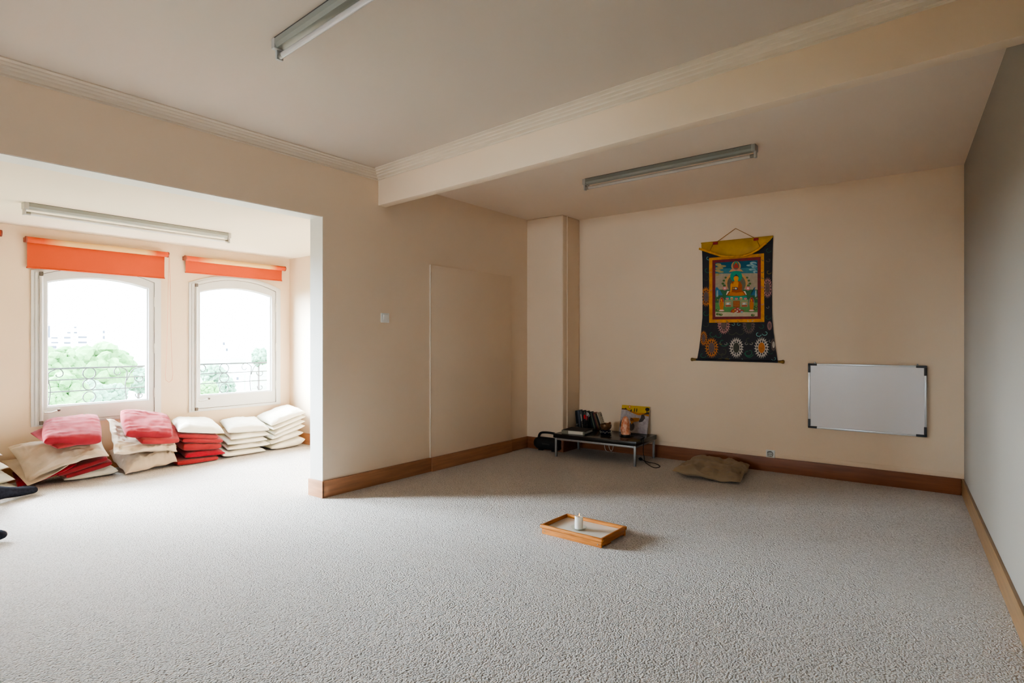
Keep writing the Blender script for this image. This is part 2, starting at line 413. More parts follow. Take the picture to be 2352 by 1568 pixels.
# flush papered door in the left wall
dr = thing('door_1', (4.66, YL, 0), kind='structure')
mb = boxes((4.024, 5.30, YL-.016, YL+.002, BH, 1.987)); mb.build('door_panel', M['wall'], dr, bevel=.002)
mb = boxes((4.020, 4.0245, YL-.018, YL, BH, 1.991)); mb.build('door_edge', M['cornice'], dr)

# ------------------------------------------------------------------ small wall things
sw = thing('light_switch', (3.465, YL, 1.42), label='square white light switch on the wall left of the flush door', cat='light switch')
mb = boxes((3.420, 3.510, YL-.011, YL, 1.417, 1.501)); mb.build('switch_plate', M['white_plastic'], sw, bevel=.004)
mb = MB(); mb.hexa([(3.439, YL-.010, 1.433), (3.491, YL-.010, 1.433), (3.491, YL-.006, 1.433), (3.439, YL-.006, 1.433), (3.439, YL-.018, 1.485), (3.491, YL-.018, 1.485), (3.491, YL-.006, 1.485), (3.439, YL-.006, 1.485)])
mb.build('rocker', M['white_plastic'], sw, bevel=.002)

so = thing('power_socket', (XB, 1.414, .128), label='square white power socket just above the skirting of the back wall', cat='power socket')
mb = boxes((XB-.012, XB, 1.374, 1.454, .128, .206)); mb.build('socket_plate', M['white_plastic'], so, bevel=.004)
mb = MB(); mb.lathe([(.029, 0), (.029, .004), (.024, .004), (.022, -.006), (.001, -.006)], 28, (XB-.012, 1.414, .167), axis='x')
mb.T = Matrix.Identity(4); mb.build('socket_well', mat('socket_grey', lin(.55, .55, .53), .4, var=.03), so, smooth=True)
mb = MB()
for dy in (-.0095, .0095): mb.lathe([(.0035, -.002), (.0035, .006)], 10, (XB-.0215, 1.414+dy, .167), axis='x')
mb.box(XB-.0195, XB-.0145, 1.411, 1.417, .145, .149); mb.box(XB-.0195, XB-.0145, 1.411, 1.417, .185, .189)
mb.build('socket_hole', M['gap'], so)

# ------------------------------------------------------------------ whiteboard
M['board'] = mat('whiteboard_enamel', lin(.84, .83, .86), .28, var=.02, vscale=2)
M['alu'] = mat('anodised_frame', lin(.66, .69, .72), .3, .5, var=.05, vscale=30)
M['corner'] = mat('slate_plastic', lin(.060, .066, .080), .5, var=.1)
Y0, Y1, Z0, Z1 = .183, 1.083, .450, 1.048
wb = thing('whiteboard', (XB, (Y0+Y1)/2, Z0), label='blank whiteboard with grey corner caps hung on the back wall', cat='whiteboard')
fw = .017
boxes((XB-.018, XB-.010, Y0+.01, Y1-.01, Z0+.01, Z1-.01)).build('board_surface', M['board'], wb)
for n_, b in (('frame_rail', (Y0+.07, Y1-.07, Z1-fw, Z1)), ('frame_rail', (Y0+.07, Y1-.07, Z0, Z0+fw)), ('frame_rail', (Y0, Y0+fw, Z0+.07, Z1-.07)), ('frame_rail', (Y1-fw, Y1, Z0+.07, Z1-.07))):
    boxes((XB-.024, XB-.003, *b)).build(n_, M['alu'], wb, bevel=.004)
for yy, sy in ((Y0, 1), (Y1, -1)):
    for zz, sz in ((Z0, 1), (Z1, -1)):
        mb = MB()
        a, b = sorted((yy, yy+sy*.075)); c, d = sorted((zz, zz+sz*.02)); mb.box(XB-.026, XB-.002, a, b, c, d)
        a, b = sorted((yy, yy+sy*.02)); c, d = sorted((zz+sz*.02, zz+sz*.085)); mb.box(XB-.026, XB-.002, a, b, c, d)
        mb.build('corner_cap', M['corner'], wb, bevel=.004)
for yy in (Y1-.055, Y0+.065):
    mb = boxes((XB-.010, XB, yy-.006, yy+.006, Z1-.002, Z1+.012)); mb.lathe([(.004, 0), (.004, .012)], 10, (XB-.016, yy, Z1+.01), axis='x'); mb.build('hanger', M['pins'], wb)

# ------------------------------------------------------------------ fluorescent battens
def batten(p, q, zc, label):
    p = Vector((*p, 0)); q = Vector((*q, 0)); c = (p+q)/2; L = (q-p).length; a = math.atan2(q.y-p.y, q.x-p.x)
    t = thing('ceiling_light', (c.x, c.y, zc-.085), a, label, 'ceiling light', 'fluorescent ceiling battens')
    T = Matrix.Translation((c.x, c.y, zc)) @ Matrix.Rotation(a, 4, 'Z')
    h = L/2
    mb = MB(); mb.T = T
    sec = [(-.034, -.002), (.034, -.002), (.034, -.030), (.024, -.046), (-.024, -.046), (-.034, -.030)]
    mb.prism([(-h+.02, y, z) for y, z in sec], [(h-.02, y, z) for y, z in sec]); mb.build('housing', M['fixture'], t)
    mb = MB(); mb.T = T
    mb.box(-h+.02, h-.02, -.036, .036, -.0035, 0); mb.build('backing_strip', M['gap'], t)
    for s in (-1, 1):
        mb = MB(); mb.T = T
        x0, x1 = sorted((s*h, s*(h-.03)))
        mb.box(x0, x1, -.037, .037, -.050, 0); x0, x1 = sorted((s*h, s*(h-.018))); mb.box(x0, x1, -.017, .017, -.094, -.048)
        mb.build('end_cap', M['cap'], t, bevel=.004)
    mb = MB(); mb.T = T; mb.lathe([(.0135, -h+.045), (.0135, h-.045)], 16, (0, 0, -.077), axis='x')
    tb = mb.build('tube', M['tube'], t, smooth=True)
    for s in (-1, 1):
        mb = MB(); mb.T = T; x0, x1 = sorted((s*(h-.046), s*(h-.017))); mb.lathe([(.0138, x0), (.0138, x1)], 16, (0, 0, -.077), axis='x'); mb.build('tube_cap', M['pins'], tb, smooth=True)
    mb = MB(); mb.T = T
    mb = None
    for xs_ in (h-.16, h-.11):
        mb = MB(); mb.T = T; mb.lathe([(.005, -.0005), (.005, .0015)], 10, (xs_, -.0345, -.018), axis='y'); mb.build('screw', M['pins'], t)
    return t
batten((1.600, 2.640), (1.49, 1.09), ZC, 'fluorescent batten on the main ceiling, cut off by the top of the picture')
batten((4.545, 2.625), (4.485, 1.150), ZR, 'fluorescent batten on the lower rear ceiling beyond the beam')
batten((1.285, 5.528), (2.856, 5.556), ZA, 'fluorescent batten on the bright alcove ceiling above the orange blinds')

# ------------------------------------------------------------------ roller blinds
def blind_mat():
    m = bpy.data.materials.new('orange_roll_painted_light'); m.use_nodes = True
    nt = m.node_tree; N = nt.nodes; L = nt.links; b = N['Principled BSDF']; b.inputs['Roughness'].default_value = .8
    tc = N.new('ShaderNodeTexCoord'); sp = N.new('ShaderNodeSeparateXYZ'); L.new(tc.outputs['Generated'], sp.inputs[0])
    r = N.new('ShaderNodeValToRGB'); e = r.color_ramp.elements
    o = lin(.54, .072, .016); y = lin(.62, .40, .17)  # yellow middle band paints the light on the roll into its colour
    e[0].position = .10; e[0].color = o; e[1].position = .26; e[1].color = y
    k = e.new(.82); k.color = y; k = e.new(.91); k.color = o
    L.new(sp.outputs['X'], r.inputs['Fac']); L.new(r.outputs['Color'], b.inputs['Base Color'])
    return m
M['blind_roll_lit'] = blind_mat()
M['blind'] = mat('orange_blind_cloth', lin(.52, .068, .014), .8, var=.06, vscale=3, bump=.15, bscale=500)
bn = M['blind'].node_tree.nodes['Principled BSDF']
M['blind_cap'] = mat('maroon_cap', lin(.25, .06, .04), .5, var=.1)
M['chain'] = mat('bead_chain', lin(.72, .40, .28), .5, var=.1)
YB = YW-.055
def blind(x0, x1, zr, z_end, skew, label, chain, rev=False):
    t = thing('roller_blind', ((x0+x1)/2, YW, z_end), label=label, cat='roller blind', group='orange roller blinds over the arched windows')
    d = skew
    mb = MB(); n = 14
    A = [(x0+.012, YB+.027*math.sin(2*PI*j/20), zr+.027*math.cos(2*PI*j/20)) for j in range(20)]
    B = [(x1-.012, YB+.027*math.sin(2*PI*j/20), zr-d+.027*math.cos(2*PI*j/20)) for j in range(20)]
    mb.prism(A, B); mb.build('roll', M['blind_roll_lit'], t, smooth=True)
    yy = YB+.024
    mb = MB()
    def fn(u, v):
        x = x0+.022+(x1-x0-.05)*u; zt = zr-d*u
        return (x, yy+.004*math.sin(v*2.2)+.002*math.sin(u*9), zt+(z_end-d*.3*u-zt)*v)
    mb.grid(fn, 16, 8); mb.build('blind_cloth', M['blind'], t, smooth=True)
    mb = MB(); p, q = fn(0, 1), fn(1, 1)
    mb.tube([(p[0]-.004, p[1], p[2]), (q[0]+.004, q[1], q[2])], .006, 8); mb.build('bottom_bar', M['blind'], t, smooth=True)
    for x, zz in ((x0, zr), (x1-.014, zr-d)):
        mb = MB(); mb.lathe([(.020, 0), (.029, .003), (.029, .014)], 16, (x, YB, zz), axis='x'); mb.box(x+.002, x+.012, YB+.02, YW, zz-.02, zz+.02); mb.build('end_bracket', M['blind_cap'], t, smooth=True)
    if chain:
        xc = x1-.006; pts = [(xc, YB-.028, zr-d)]
        pts += [(xc-.022, YB-.028, 1.2), (xc-.036, YB-.028, .90), (xc-.030, YB-.028, .845), (xc, YB-.028, .822), (xc+.030, YB-.028, .845), (xc+.036, YB-.028, .90), (xc+.022, YB-.028, 1.2), (xc+.006, YB-.026, zr-d)]
        mb = MB(); mb.tube(pts, .0032, 6); mb.build('pull_chain', M['chain'], t, smooth=True)
    return t
b1L = on_y(57, 549, YB); b1R = on_y(387, 585, YB); b1B = on_y(60, 612, YB-.028); b1B2 = on_y(379, 638, YB-.028)
blind(b1L.x, b1R.x, b1L.z, b1B.z, b1L.z-b1R.z, 'orange roller blind with the longer drop and a pull chain, over the left window', True)
b2L = on_y(424, 593, YB); b2R = on_y(655, 616, YB); b2B = on_y(432, 624, YB-.028)
blind(b2L.x, b2R.x, b2L.z+.004, b2B.z, max(.0, b2L.z-b2R.z), 'orange roller blind rolled up almost fully, over the right window by the corner', False)
blind(.20, on_y(4, 540, YB).x, 2.19, 1.95, .0, 'orange roller blind of which only the end shows at the left edge of the picture', False)

# ------------------------------------------------------------------ cushions
def cushion(name, cor, th, m, label, group, seed=0, p=4.0, q=.55, pinch=.04, roundc=0.0, wr=.004, wf=7.0, n=30, shape=None, edge=.0, top=1.0, bot=1.0):
    """cor: FL, FR, BR, BL of the mid surface; th: thickness or four corner (up, down) pairs."""
    FL, FR, BR, BL = [Vector(c) for c in cor]
    if not isinstance(th, (list, tuple)): th = [(th/2, th/2)]*4
    off = Vector((seed*3.17, seed*1.31, seed*.77))
    nrm = ((FR-FL).cross(BL-FL)).normalized()
    if nrm.z < 0: nrm = -nrm
    def base(s, t):
        u = (s+1)/2; v = (t+1)/2
        P = FL*(1-u)*(1-v)+FR*u*(1-v)+BR*u*v+BL*(1-u)*v
        hu = [th[0][k]*(1-u)*(1-v)+th[1][k]*u*(1-v)+th[2][k]*u*v+th[3][k]*(1-u)*v for k in (0, 1)]
        return P, hu
    mb = MB(); top_i = {}; bot_i = {}
    def warp(s, t):
        if roundc: return s*math.sqrt(1-roundc*t*t), t*math.sqrt(1-roundc*s*s)
        return s*(1-pinch*(1-t*t)), t*(1-pinch*(1-s*s))
    def rem(i): # finer rows near the rim
        x = -1+2*i/n; return math.copysign(1-(1-abs(x))**1.55, x) if abs(x) < 1 else x
    for i in range(n+1):
        for j in range(n+1):
            s, t = rem(i), rem(j); ws, wt = warp(s, t)
            P, hu = base(ws, wt)
            prof = (max(0, (1-abs(s)**p)*(1-abs(t)**p)))**q
            rim = max(abs(s), abs(t))
            w = noise.fractal(Vector((s*wf*.35, t*wf*.35, 0))+off, 1.0, 2.1, 3)
            w2 = noise.noise(Vector((s*wf*1.6, t*wf*.35, 4.0))+off*1.7)+noise.noise(Vector((s*wf*.35, t*wf*1.6, 9.0))+off*2.3)
            disp = wr*(w*1.2+w2*.8*(.35+rim*.9))
            if shape: P = P+Vector(shape(s, t))
            if edge: P = P+nrm*(edge*noise.noise(Vector((s*2.5, t*2.5, 1.3))+off)*rim**3)
            e = (0 < i < n) and (0 < j < n)
            a = mb.pt(P+nrm*(hu[0]*prof*top+disp*min(1, prof*1.5)*(1 if e else 0)))
            top_i[i, j] = a
            bot_i[i, j] = a if not e else mb.pt(P-nrm*(hu[1]*prof*bot+disp*.3*prof))
    for i in range(n):
        for j in range(n):
            mb.face((top_i[i, j], top_i[i+1, j], top_i[i+1, j+1], top_i[i, j+1]))
            mb.face((bot_i[i, j+1], bot_i[i+1, j+1], bot_i[i+1, j], bot_i[i, j]))
    o = mb.build(name, m, smooth=True, angle=100)
    return tag(o, label, 'cushion', group)

def stack(rows, yf, yb, back, group, seed):
    """rows bottom to top: (FLpx, FRpx, material, label, kw); back: top-layer (BLpx, BRpx)."""
    nR = len(rows)
    tFL, tFR = on_y(*rows[-1][0], yf), on_y(*rows[-1][1], yf)
    tBL, tBR = on_y(*back[0], yb), on_y(*back[1], yb)
    mids = []
    for i, r in enumerate(rows):
        FL, FR = on_y(*r[0], yf), on_y(*r[1], yf); f = (i+.6)/(nR-.4)
        FL.z = max(FL.z, .02); FR.z = max(FR.z, .022)
        BL = Vector((FL.x+(tBL.x-tFL.x)*.8, yb, FL.z+(tBL.z-tFL.z)*f)); BR = Vector((FR.x+(tBR.x-tFR.x)*.8, yb, FR.z+(tBR.z-tFR.z)*f))
        if i == nR-1: BL, BR = tBL, tBR
        mids.append([FL, FR, BR, BL])
    for i, r in enumerate(rows):
        th = []
        for c in range(4):
            z = mids[i][c].z
            up = (mids[i+1][c].z-z)*.49 if i+1 < nR else r[4].get('dome', .034)
            dn = (z-mids[i-1][c].z)*.49 if i > 0 else z-.004
            th.append((max(.008, up), max(.008, dn)))
        kw = {k: v for k, v in r[4].items() if k != 'dome'}
        kw.setdefault('seed', seed+i)
        cushion('floor_cushion', mids[i], th, r[2], r[3], group, **kw)

PIL = dict(p=4.0, q=.42, pinch=.035, wr=.004)
SLAB = dict(p=10, q=.30, pinch=0, roundc=.14, wr=.003)
def K(d, **k): e = dict(d); e.update(k); return e
GE = 'cream cushions stacked in the alcove corner'
stack([
    ((625, 1029), (701, 1008), M['cream'], 'creased cream cushion flat on the carpet, lowest of the stack in the alcove corner', K(PIL, wr=.007)),
    ((623, 1019.5), (697, 993), M['cream'], 'cream cushion folded over, second from the bottom of the corner stack', K(PIL, wr=.009)),
    ((624.6, 1008.2), (700.8, 977), M['cream'], 'thin cream cushion, third from the bottom of the corner stack', PIL),
    ((631, 998), (701.4, 967), M['cream'], 'thin cream cushion, third from the top of the corner stack', PIL),
    ((627, 987), (702, 956.5), M['cream'], 'cream cushion directly under the topmost one of the corner stack', PIL),
    ((623.5, 977.5), (702.6, 947), M['cream'], 'cream cushion tilted on top of the stack nearest the alcove corner', K(PIL, dome=.06, wr=.006)),
], 6.17, 6.60, ((585.4, 960), (663.3, 931.4)), GE, 11)
GD = 'cream cushions stacked under the right window'
stack([
    ((512, 1046), (610.4, 1033.8), M['cream'], 'cream cushion flat on the carpet, lowest of the all-cream stack beside the red one', PIL),
    ((522.3, 1032), (621, 1019), M['cream'], 'plump cream cushion second from the bottom of the all-cream stack next to the red stack', K(PIL, wr=.006)),
    ((523, 1020.5), (614.5, 1008.5), M['cream'], 'thin cream cushion in the middle of the all-cream stack next to the red stack', PIL),
    ((530, 1008.8), (619.3, 997), M['cream'], 'cream cushion directly under the top one of the all-cream stack next to the red stack', PIL),
    ((524, 992), (618.7, 987), M['cream'], 'dented cream cushion on top of the five-high all-cream stack next to the red stack', K(PIL, dome=.065, wr=.008)),
], 6.17, 6.60, ((503.8, 968), (588, 962)), GD, 31)
GC = 'red cushions in the stack with a cream cushion on top'
stack([
    ((404.7, 1066), (506.8, 1052.5), M['coral'], 'flat coral red cushion on the carpet, lowest of the red stack', SLAB),
    ((425, 1050), (518, 1040.5), M['crimson'], 'bright crimson cushion between coral ones in the red stack', K(PIL, wr=.005)),
    ((418.8, 1026), (513.8, 1024.5), M['coral'], 'thick coral red slab cushion just above the bright crimson one', SLAB),
    ((417, 1011.6), (517, 1014), M['coral'], 'coral red cushion second below the cream pillow of the red stack', SLAB),
    ((407, 1002), (505.5, 1005.0), M['coral'], 'coral red cushion directly under the cream pillow', SLAB),
    ((408.6, 991.4), (515.7, 995.0), M['cream'], 'plump cream pillow on top of the stack of red cushions', K(PIL, dome=.075, wr=.006)),
], 6.16, 6.60, ((393, 966), (485, 968)), GC, 51)

# pile B: beige duvets and rose cushions under the left window
GB = 'beige and rose cushions piled under the right end of the left window'
def V(*a): return Vector(a)
cushion('floor_cushion', [V(2.165, 6.10, .03), V(2.66, 6.20, .055), V(2.74, 6.58, .17), V(2.19, 6.58, .17)], [(.135, .02), (.11, .04), (.10, .10), (.10, .10)], M['beige'],
        'beige cushion bulging down to the carpet at the foot of the right-hand mixed pile', GB, seed=71, p=4, q=.5, pinch=.02, wr=.022, wf=7, n=48, edge=.03)
cushion('floor_cushion', [V(2.03, 5.99, .235), V(2.63, 6.12, .175), V(2.73, 6.55, .33), V(2.155, 6.53, .525)], [(.045, .03), (.07, .04), (.06, .05), (.045, .05)], M['beige'],
        'wide beige cushion with its left end turned up against the window frame', GB, seed=73, p=3.4, q=.5, pinch=.05, wr=.017, wf=8, n=48, edge=.03,
        shape=lambda s, t: (0, 0, -.075*max(0, 1-abs(s+.1)**1.5)*max(0, (t+1)/2)))
cushion('floor_cushion', [V(2.27, 6.03, .305), V(2.66, 6.12, .255), V(2.71, 6.46, .40), V(2.28, 6.40, .43)], .052, M['coral'],
        'coral red cushion peeking out under the top rose cushion of the right-hand mixed pile', GB, seed=75, **SLAB)
cushion('floor_cushion', [V(2.150, 6.08, .385), V(2.585, 6.10, .315), V(2.700, 6.50, .485), V(2.235, 6.46, .585)], .100, M['pink'],
        'rose pink cushion lying tilted on top of the right-hand mixed pile', GB, seed=77, p=6, q=.40, pinch=0, roundc=.13, wr=.006, wf=5, n=44)

# pile A: left
GA = 'beige, cream and red cushions piled under the left end of the left window'
cushion('floor_cushion', [V(1.74, 6.26, .03), V(2.15, 6.22, .045), V(2.16, 6.56, .05), V(1.76, 6.58, .05)], [(.025, .028), (.065, .04), (.05, .045), (.03, .045)], M['cream'],
        'creased cream cushion folded flat on the carpet at the bottom of the left pile', GA, seed=81, p=4, q=.5, pinch=.02, wr=.010, wf=6)
cushion('floor_cushion', [V(1.725, 6.17, .065), V(2.10, 6.17, .135), V(2.12, 6.52, .14), V(1.74, 6.55, .10)], .048, M['dullred'],
        'dull red cushion lying on the cream one at the bottom of the left pile', GA, seed=83, **SLAB)
cushion('floor_cushion', [V(1.665, 6.19, .085), V(2.045, 6.12, .190), V(2.10, 6.50, .20), V(1.70, 6.55, .16)], .050, M['dullred'],
        'faded red slab cushion just under the right end of the big beige cushion', GA, seed=85, **SLAB)
cushion('floor_cushion', [V(1.43, 6.30, .026), V(1.80, 6.13, .175), V(1.86, 6.55, .24), V(1.46, 6.60, .10)], [(.02, .02), (.03, .03), (.04, .04), (.03, .05)], M['crimson'],
        'bright crimson cushion sloping out from under the big beige cushion', GA, seed=87, p=4, q=.5, pinch=.0, wr=.006, shape=lambda s, t: (0, 0, -.018*(1-s*s)))
cushion('floor_cushion', [V(1.475, 6.21, .040), V(1.80, 6.10, .235), V(1.93, 6.56, .32), V(1.38, 6.58, .22)], [(.02, .02), (.02, .02), (.03, .03), (.02, .05)], M['beige'],
        'second beige cushion showing as a rim under the big beige one', GA, seed=89, p=3, q=.6, pinch=.03, wr=.006, shape=lambda s, t: (0, 0, -.03*(1-s*s)))
def big(s, t):
    front = (1-t)/2
    return (0, -.05*front*max(0, 1-abs(s-.1)), .035*front*max(0, 1-abs(s-.25)*1.2)+.02*(1-s*s))
cushion('floor_cushion', [V(1.475, 6.23, .055), V(2.010, 6.03, .225), V(2.10, 6.50, .38), V(1.415, 6.52, .335)], [(.05, .006), (.075, .006), (.075, .03), (.06, .03)], M['beige'],
        'big beige cushion draped over the left pile with a corner hanging to the carpet', GA, seed=91, p=3.2, q=.5, pinch=.06, wr=.017, wf=7, n=52, shape=big, edge=.04)
cushion('floor_cushion', [V(1.625, 6.00, .348), V(2.015, 6.18, .372), V(1.985, 6.60, .570), V(1.530, 6.40, .455)], .042, M['dullred'],
        'dull rose cushion turned cornerwise under the top cushion of the left pile', GA, seed=93, p=7, q=.5, pinch=0, roundc=.06, wr=.003)
cushion('floor_cushion', [V(1.535, 6.06, .408), V(1.975, 6.06, .352), V(2.075, 6.48, .550), V(1.640, 6.47, .540)], .105, M['pink'],
        'rose pink cushion lying on top of the left pile below the window handle', GA, seed=95, p=6, q=.40, pinch=0, roundc=.12, wr=.0055, wf=5, n=44)

# far-left stack cut by the frame
GF = 'pale cushions stacked at the left edge of the picture'
zz = .045
lab = ['pale cushion flat on the carpet at the left edge, partly behind the socked foot', 'plump pale cushion second from the bottom at the left edge of the picture', 'pale cushion with a pointed corner in the middle of the stack at the left edge', 'pale cushion on top of the stack cut off by the left edge of the picture']
xr_ = [on_y(36, 1105, 6.30).x, on_y(36, 1110, 6.28).x, on_y(21, 1069, 6.28).x, on_y(4, 1030, 6.28).x]
zs_ = [.035, .115, .225, .335]
for i in range(4):
    h = .03 if i == 0 else .05
    cushion('floor_cushion', [V(.90, 6.20, zs_[i]), V(xr_[i], 6.29-.01*i, zs_[i]-(.0 if i == 0 else .02)), V(xr_[i]-.03, 6.61, zs_[i]+.02), V(.90, 6.61, zs_[i]+.02)], 2*h, M['cream'], lab[i], GF, seed=101+i, p=3.2, q=.6, pinch=.03, wr=.006)

# brown cushion by the back wall
cushion('floor_cushion', [V(5.195, 2.075, .050), V(5.245, 1.480, .024), V(5.86, 1.565, .050), V(5.90, 2.085, .060)], [(.070, .045), (.05, .02), (.065, .045), (.085, .055)], M['brown'],
        'flat olive brown floor cushion lying on the carpet in front of the back wall', None, seed=121, p=3.6, q=.44, pinch=.03, wr=.015, wf=7, n=52, edge=.03,
        shape=lambda s, t: (0, 0, -.03*math.exp(-((s-.15)**2+(t-.35)**2)/.03)))

# ------------------------------------------------------------------ low table
TZ = .25
tb = thing('low_table', (5.370, 3.471, 0), .039, 'low black-topped table on a grey steel frame against the back wall', 'table')
TT = tb.matrix_basis.copy()
TW, TD = .933, .530
M['tabletop'] = mat('black_lacquer', lin(.017, .014, .013), .22, var=.3, vscale=3, bump=.02, bscale=40)
def tmb(): m = MB(); m.T = TT; return m
mb = tmb(); mb.box(-.012, TD+.012, -TW-.012, .012, TZ-.045, TZ); mb.build('tabletop', M['tabletop'], tb, bevel=.003)
for lx in (0, TD-.022):
    for ly in (-.022, -TW):
        mb = tmb(); mb.box(lx, lx+.022, ly, ly+.022, 0, TZ-.045); mb.build('leg', M['steel'], tb, bevel=.002)
for a in ((.022, TD-.022, -.020, -.002), (.022, TD-.022, -TW+.002, -TW+.020), (.002, .020, -TW+.022, -.022), (TD-.020, TD-.002, -TW+.022, -.022)):
    mb = tmb(); mb.box(*a, TZ-.068, TZ-.046); mb.build('rail', M['steel'], tb, bevel=.002)

# lever-arch binder
M['binder'] = mat('black_binder_board', lin(.020, .018, .018), .5, var=.3, vscale=10)
M['paper'] = mat('paper', lin(.72, .70, .66), .8, var=.05, vscale=30)
M['label'] = mat('spine_label', lin(.74, .70, .62), .7, var=.03)
M['spine_end'] = mat('olive_spine', lin(.25, .235, .17), .6, var=.1)
pa, pb = on_z(1290, 995.0, TZ), on_z(1342.5, 999.5, TZ)
ang = math.atan2(pb.y-pa.y, pb.x-pa.x); Lb = (pb-pa).length
bd = thing('ring_binder', (pa.x, pa.y, TZ), ang, 'black ring binder with a white spine label lying flat on the table', 'ring binder')
BM = bd.matrix_basis.copy()
def bmb(): m = MB(); m.T = BM; return m
Wd = .27
mb = bmb(); mb.box(0, Lb, 0, Wd, .0, .004); mb.box(0, Lb, 0, Wd, .034, .038); mb.build('cover', M['binder'], bd)
mb = bmb(); mb.box(0, Lb, -.003, .002, 0, .038); mb.build('spine', M['spine_end'], bd)
mb = bmb(); mb.box(Lb*.30, Lb*.93, -.0045, -.002, .003, .035); mb.build('spine_label', M['label'], bd)
mb = bmb(); mb.box(.01, Lb-.012, .012, Wd-.015, .005, .033); mb.build('pages', M['paper'], bd)

# row of books and cd cases
BC = [(.030, .032, .036), (.055, .062, .075), (.13, .15, .19), (.09, .11, .15), (.20, .19, .17), (.035, .036, .042), (.05, .055, .06), (.28, .26, .22), (.025, .032, .034), (.06, .085, .07), (.045, .07, .075), (.03, .05, .05), (.17, .20, .15), (.022, .022, .026), (.19, .055, .05), (.23, .17, .09), (.030, .026, .026)]
BN = ['charcoal', 'slate grey', 'pale blue-grey', 'blue-grey', 'stone grey', 'near-black', 'dark grey', 'cream', 'black-green', 'moss green', 'teal grey', 'bottle green', 'pale green', 'black', 'dull red', 'tan', 'dark brown']
bx = on_z(1330, 981.5, TZ)
y_left = on_z(1321.5, 981.5, TZ).y
TI = TT.inverted()
loc0 = TI @ Vector((bx.x, y_left, TZ))
nB = len(BC); yy = loc0.y; step = .325/nB
GBK = 'thin books and cases leaning in a row on the low table'
for i in range(nB):
    f = i/(nB-1); a = math.radians(6+14*f); hgt = .198-.012*f+.004*((i*7) % 3-1); th = step*.74
    x0 = loc0.x+.004*((i*5) % 3)
    m = mat('book_cover_%s' % BN[i].replace(' ', '_').replace('-', '_'), lin(*BC[i]), .4, var=.15, vscale=25)
    base = TT @ Vector((x0, yy, TZ))
    order = ['first', 'second', 'third', 'fourth', 'fifth', 'sixth', 'seventh', 'eighth', 'ninth', 'tenth', 'eleventh', 'twelfth', 'thirteenth', 'fourteenth', 'fifteenth', 'sixteenth', 'seventeenth'][i]
    b = thing('book', tuple(base), .039, '%s spine, %s from the left in the row of thin leaning books' % (BN[i], order), 'book', GBK)
    R = b.matrix_basis @ Matrix.Rotation(-a, 4, 'X')   # lean towards +y (left)
    # lean left: top moves to +y
    def bk(): q = MB(); q.T = R; return q
    q = bk(); q.box(0, .135, -th, -th+.0015, .0, hgt); q.box(0, .135, -.0015, 0, 0, hgt); q.box(0, .002, -th, 0, 0, hgt); q.build('cover', m, b)
    q = bk(); q.box(.002, .130, -th+.0015, -.0015, .002, hgt-.003); q.build('pages', M['paper'], b)
    yy -= step
# booklet showing its pale cover, leaning on the right end of the row
a = math.radians(21); base = TT @ Vector((loc0.x-.002, yy-.006, TZ))
b = thing('booklet', tuple(base), .039, 'booklet with a pale printed cover leaning on the right end of the books', 'booklet')
R = b.matrix_basis @ Matrix.Rotation(-a, 4, 'X')
M['booklet'] = mat('pale_booklet_cover', lin(.50, .46, .38), .5, var=.05, vscale=20)
M['ink'] = mat('grey_ink', lin(.16, .16, .15), .7, var=.1)
q = MB(); q.T = R; q.box(0, .15, -.010, 0, 0, .20); q.build('cover', M['booklet'], b)
q = MB(); q.T = R
for (x0, z0, w, h_) in ((.045, .150, .05, .006), (.055, .158, .012, .02), (.080, .158, .012, .028), (.05, .125, .06, .004), (.05, .105, .055, .004), (.05, .085, .06, .004), (.05, .060, .05, .004)):
    q.box(x0, x0+w, -.0108, -.010, z0, z0+h_)
q.build('cover_print', M['ink'], b)

# glass jar, pen cup and pens
jp = on_z(1326, 984, TZ)
j = thing('glass_jar', (jp.x, jp.y, TZ), label='small glass jar with a metal lid on the low table beside the pen cup', cat='jar')
q = MB(); q.lathe([(.022, TZ), (.024, TZ+.004), (.024, TZ+.038), (.020, TZ+.044)], 20, (jp.x, jp.y, 0)); q.build('jar_body', M['glass'], j, smooth=True)
q = MB(); q.lathe([(.018, TZ+.003), (.019, TZ+.02)], 16, (jp.x, jp.y, 0)); q.build('contents', mat('jar_contents', lin(.30, .22, .18), .6, var=.4, vscale=60), j, smooth=True)
q = MB(); q.lathe([(.023, TZ+.044), (.023, TZ+.056), (.021, TZ+.058)], 20, (jp.x, jp.y, 0)); q.build('lid', M['chrome'], j, smooth=True)
cp = on_z(1343, 985, TZ)
cu = thing('pen_cup', (cp.x, cp.y, TZ), label='dark wire mesh pen cup standing in front of the book row', cat='pen cup')
M['mesh'] = mat('dark_wire', lin(.03, .03, .032), .4, .6, var=.2)
q = MB(); CH = .088; CR = .042
q.lathe([(CR, TZ), (CR, TZ+.005)], 24, (cp.x, cp.y, 0)); q.build('cup_base', M['mesh'], cu, smooth=True)
q = MB()
for k in range(28):
    for s in (1, -1):
        q.tube([(cp.x+CR*math.cos(2*PI*(k/28+s*v*.06)), cp.y+CR*math.sin(2*PI*(k/28+s*v*.06)), TZ+.004+CH*v) for v in (0, .25, .5, .75, 1)], .0011, 4)
for h_ in (.004, CH): q.tube([(cp.x+CR*math.cos(2*PI*k/24), cp.y+CR*math.sin(2*PI*k/24), TZ+h_) for k in range(24)], .003, 6, closed=True)
q.build('wire_mesh', M['mesh'], cu, smooth=True)
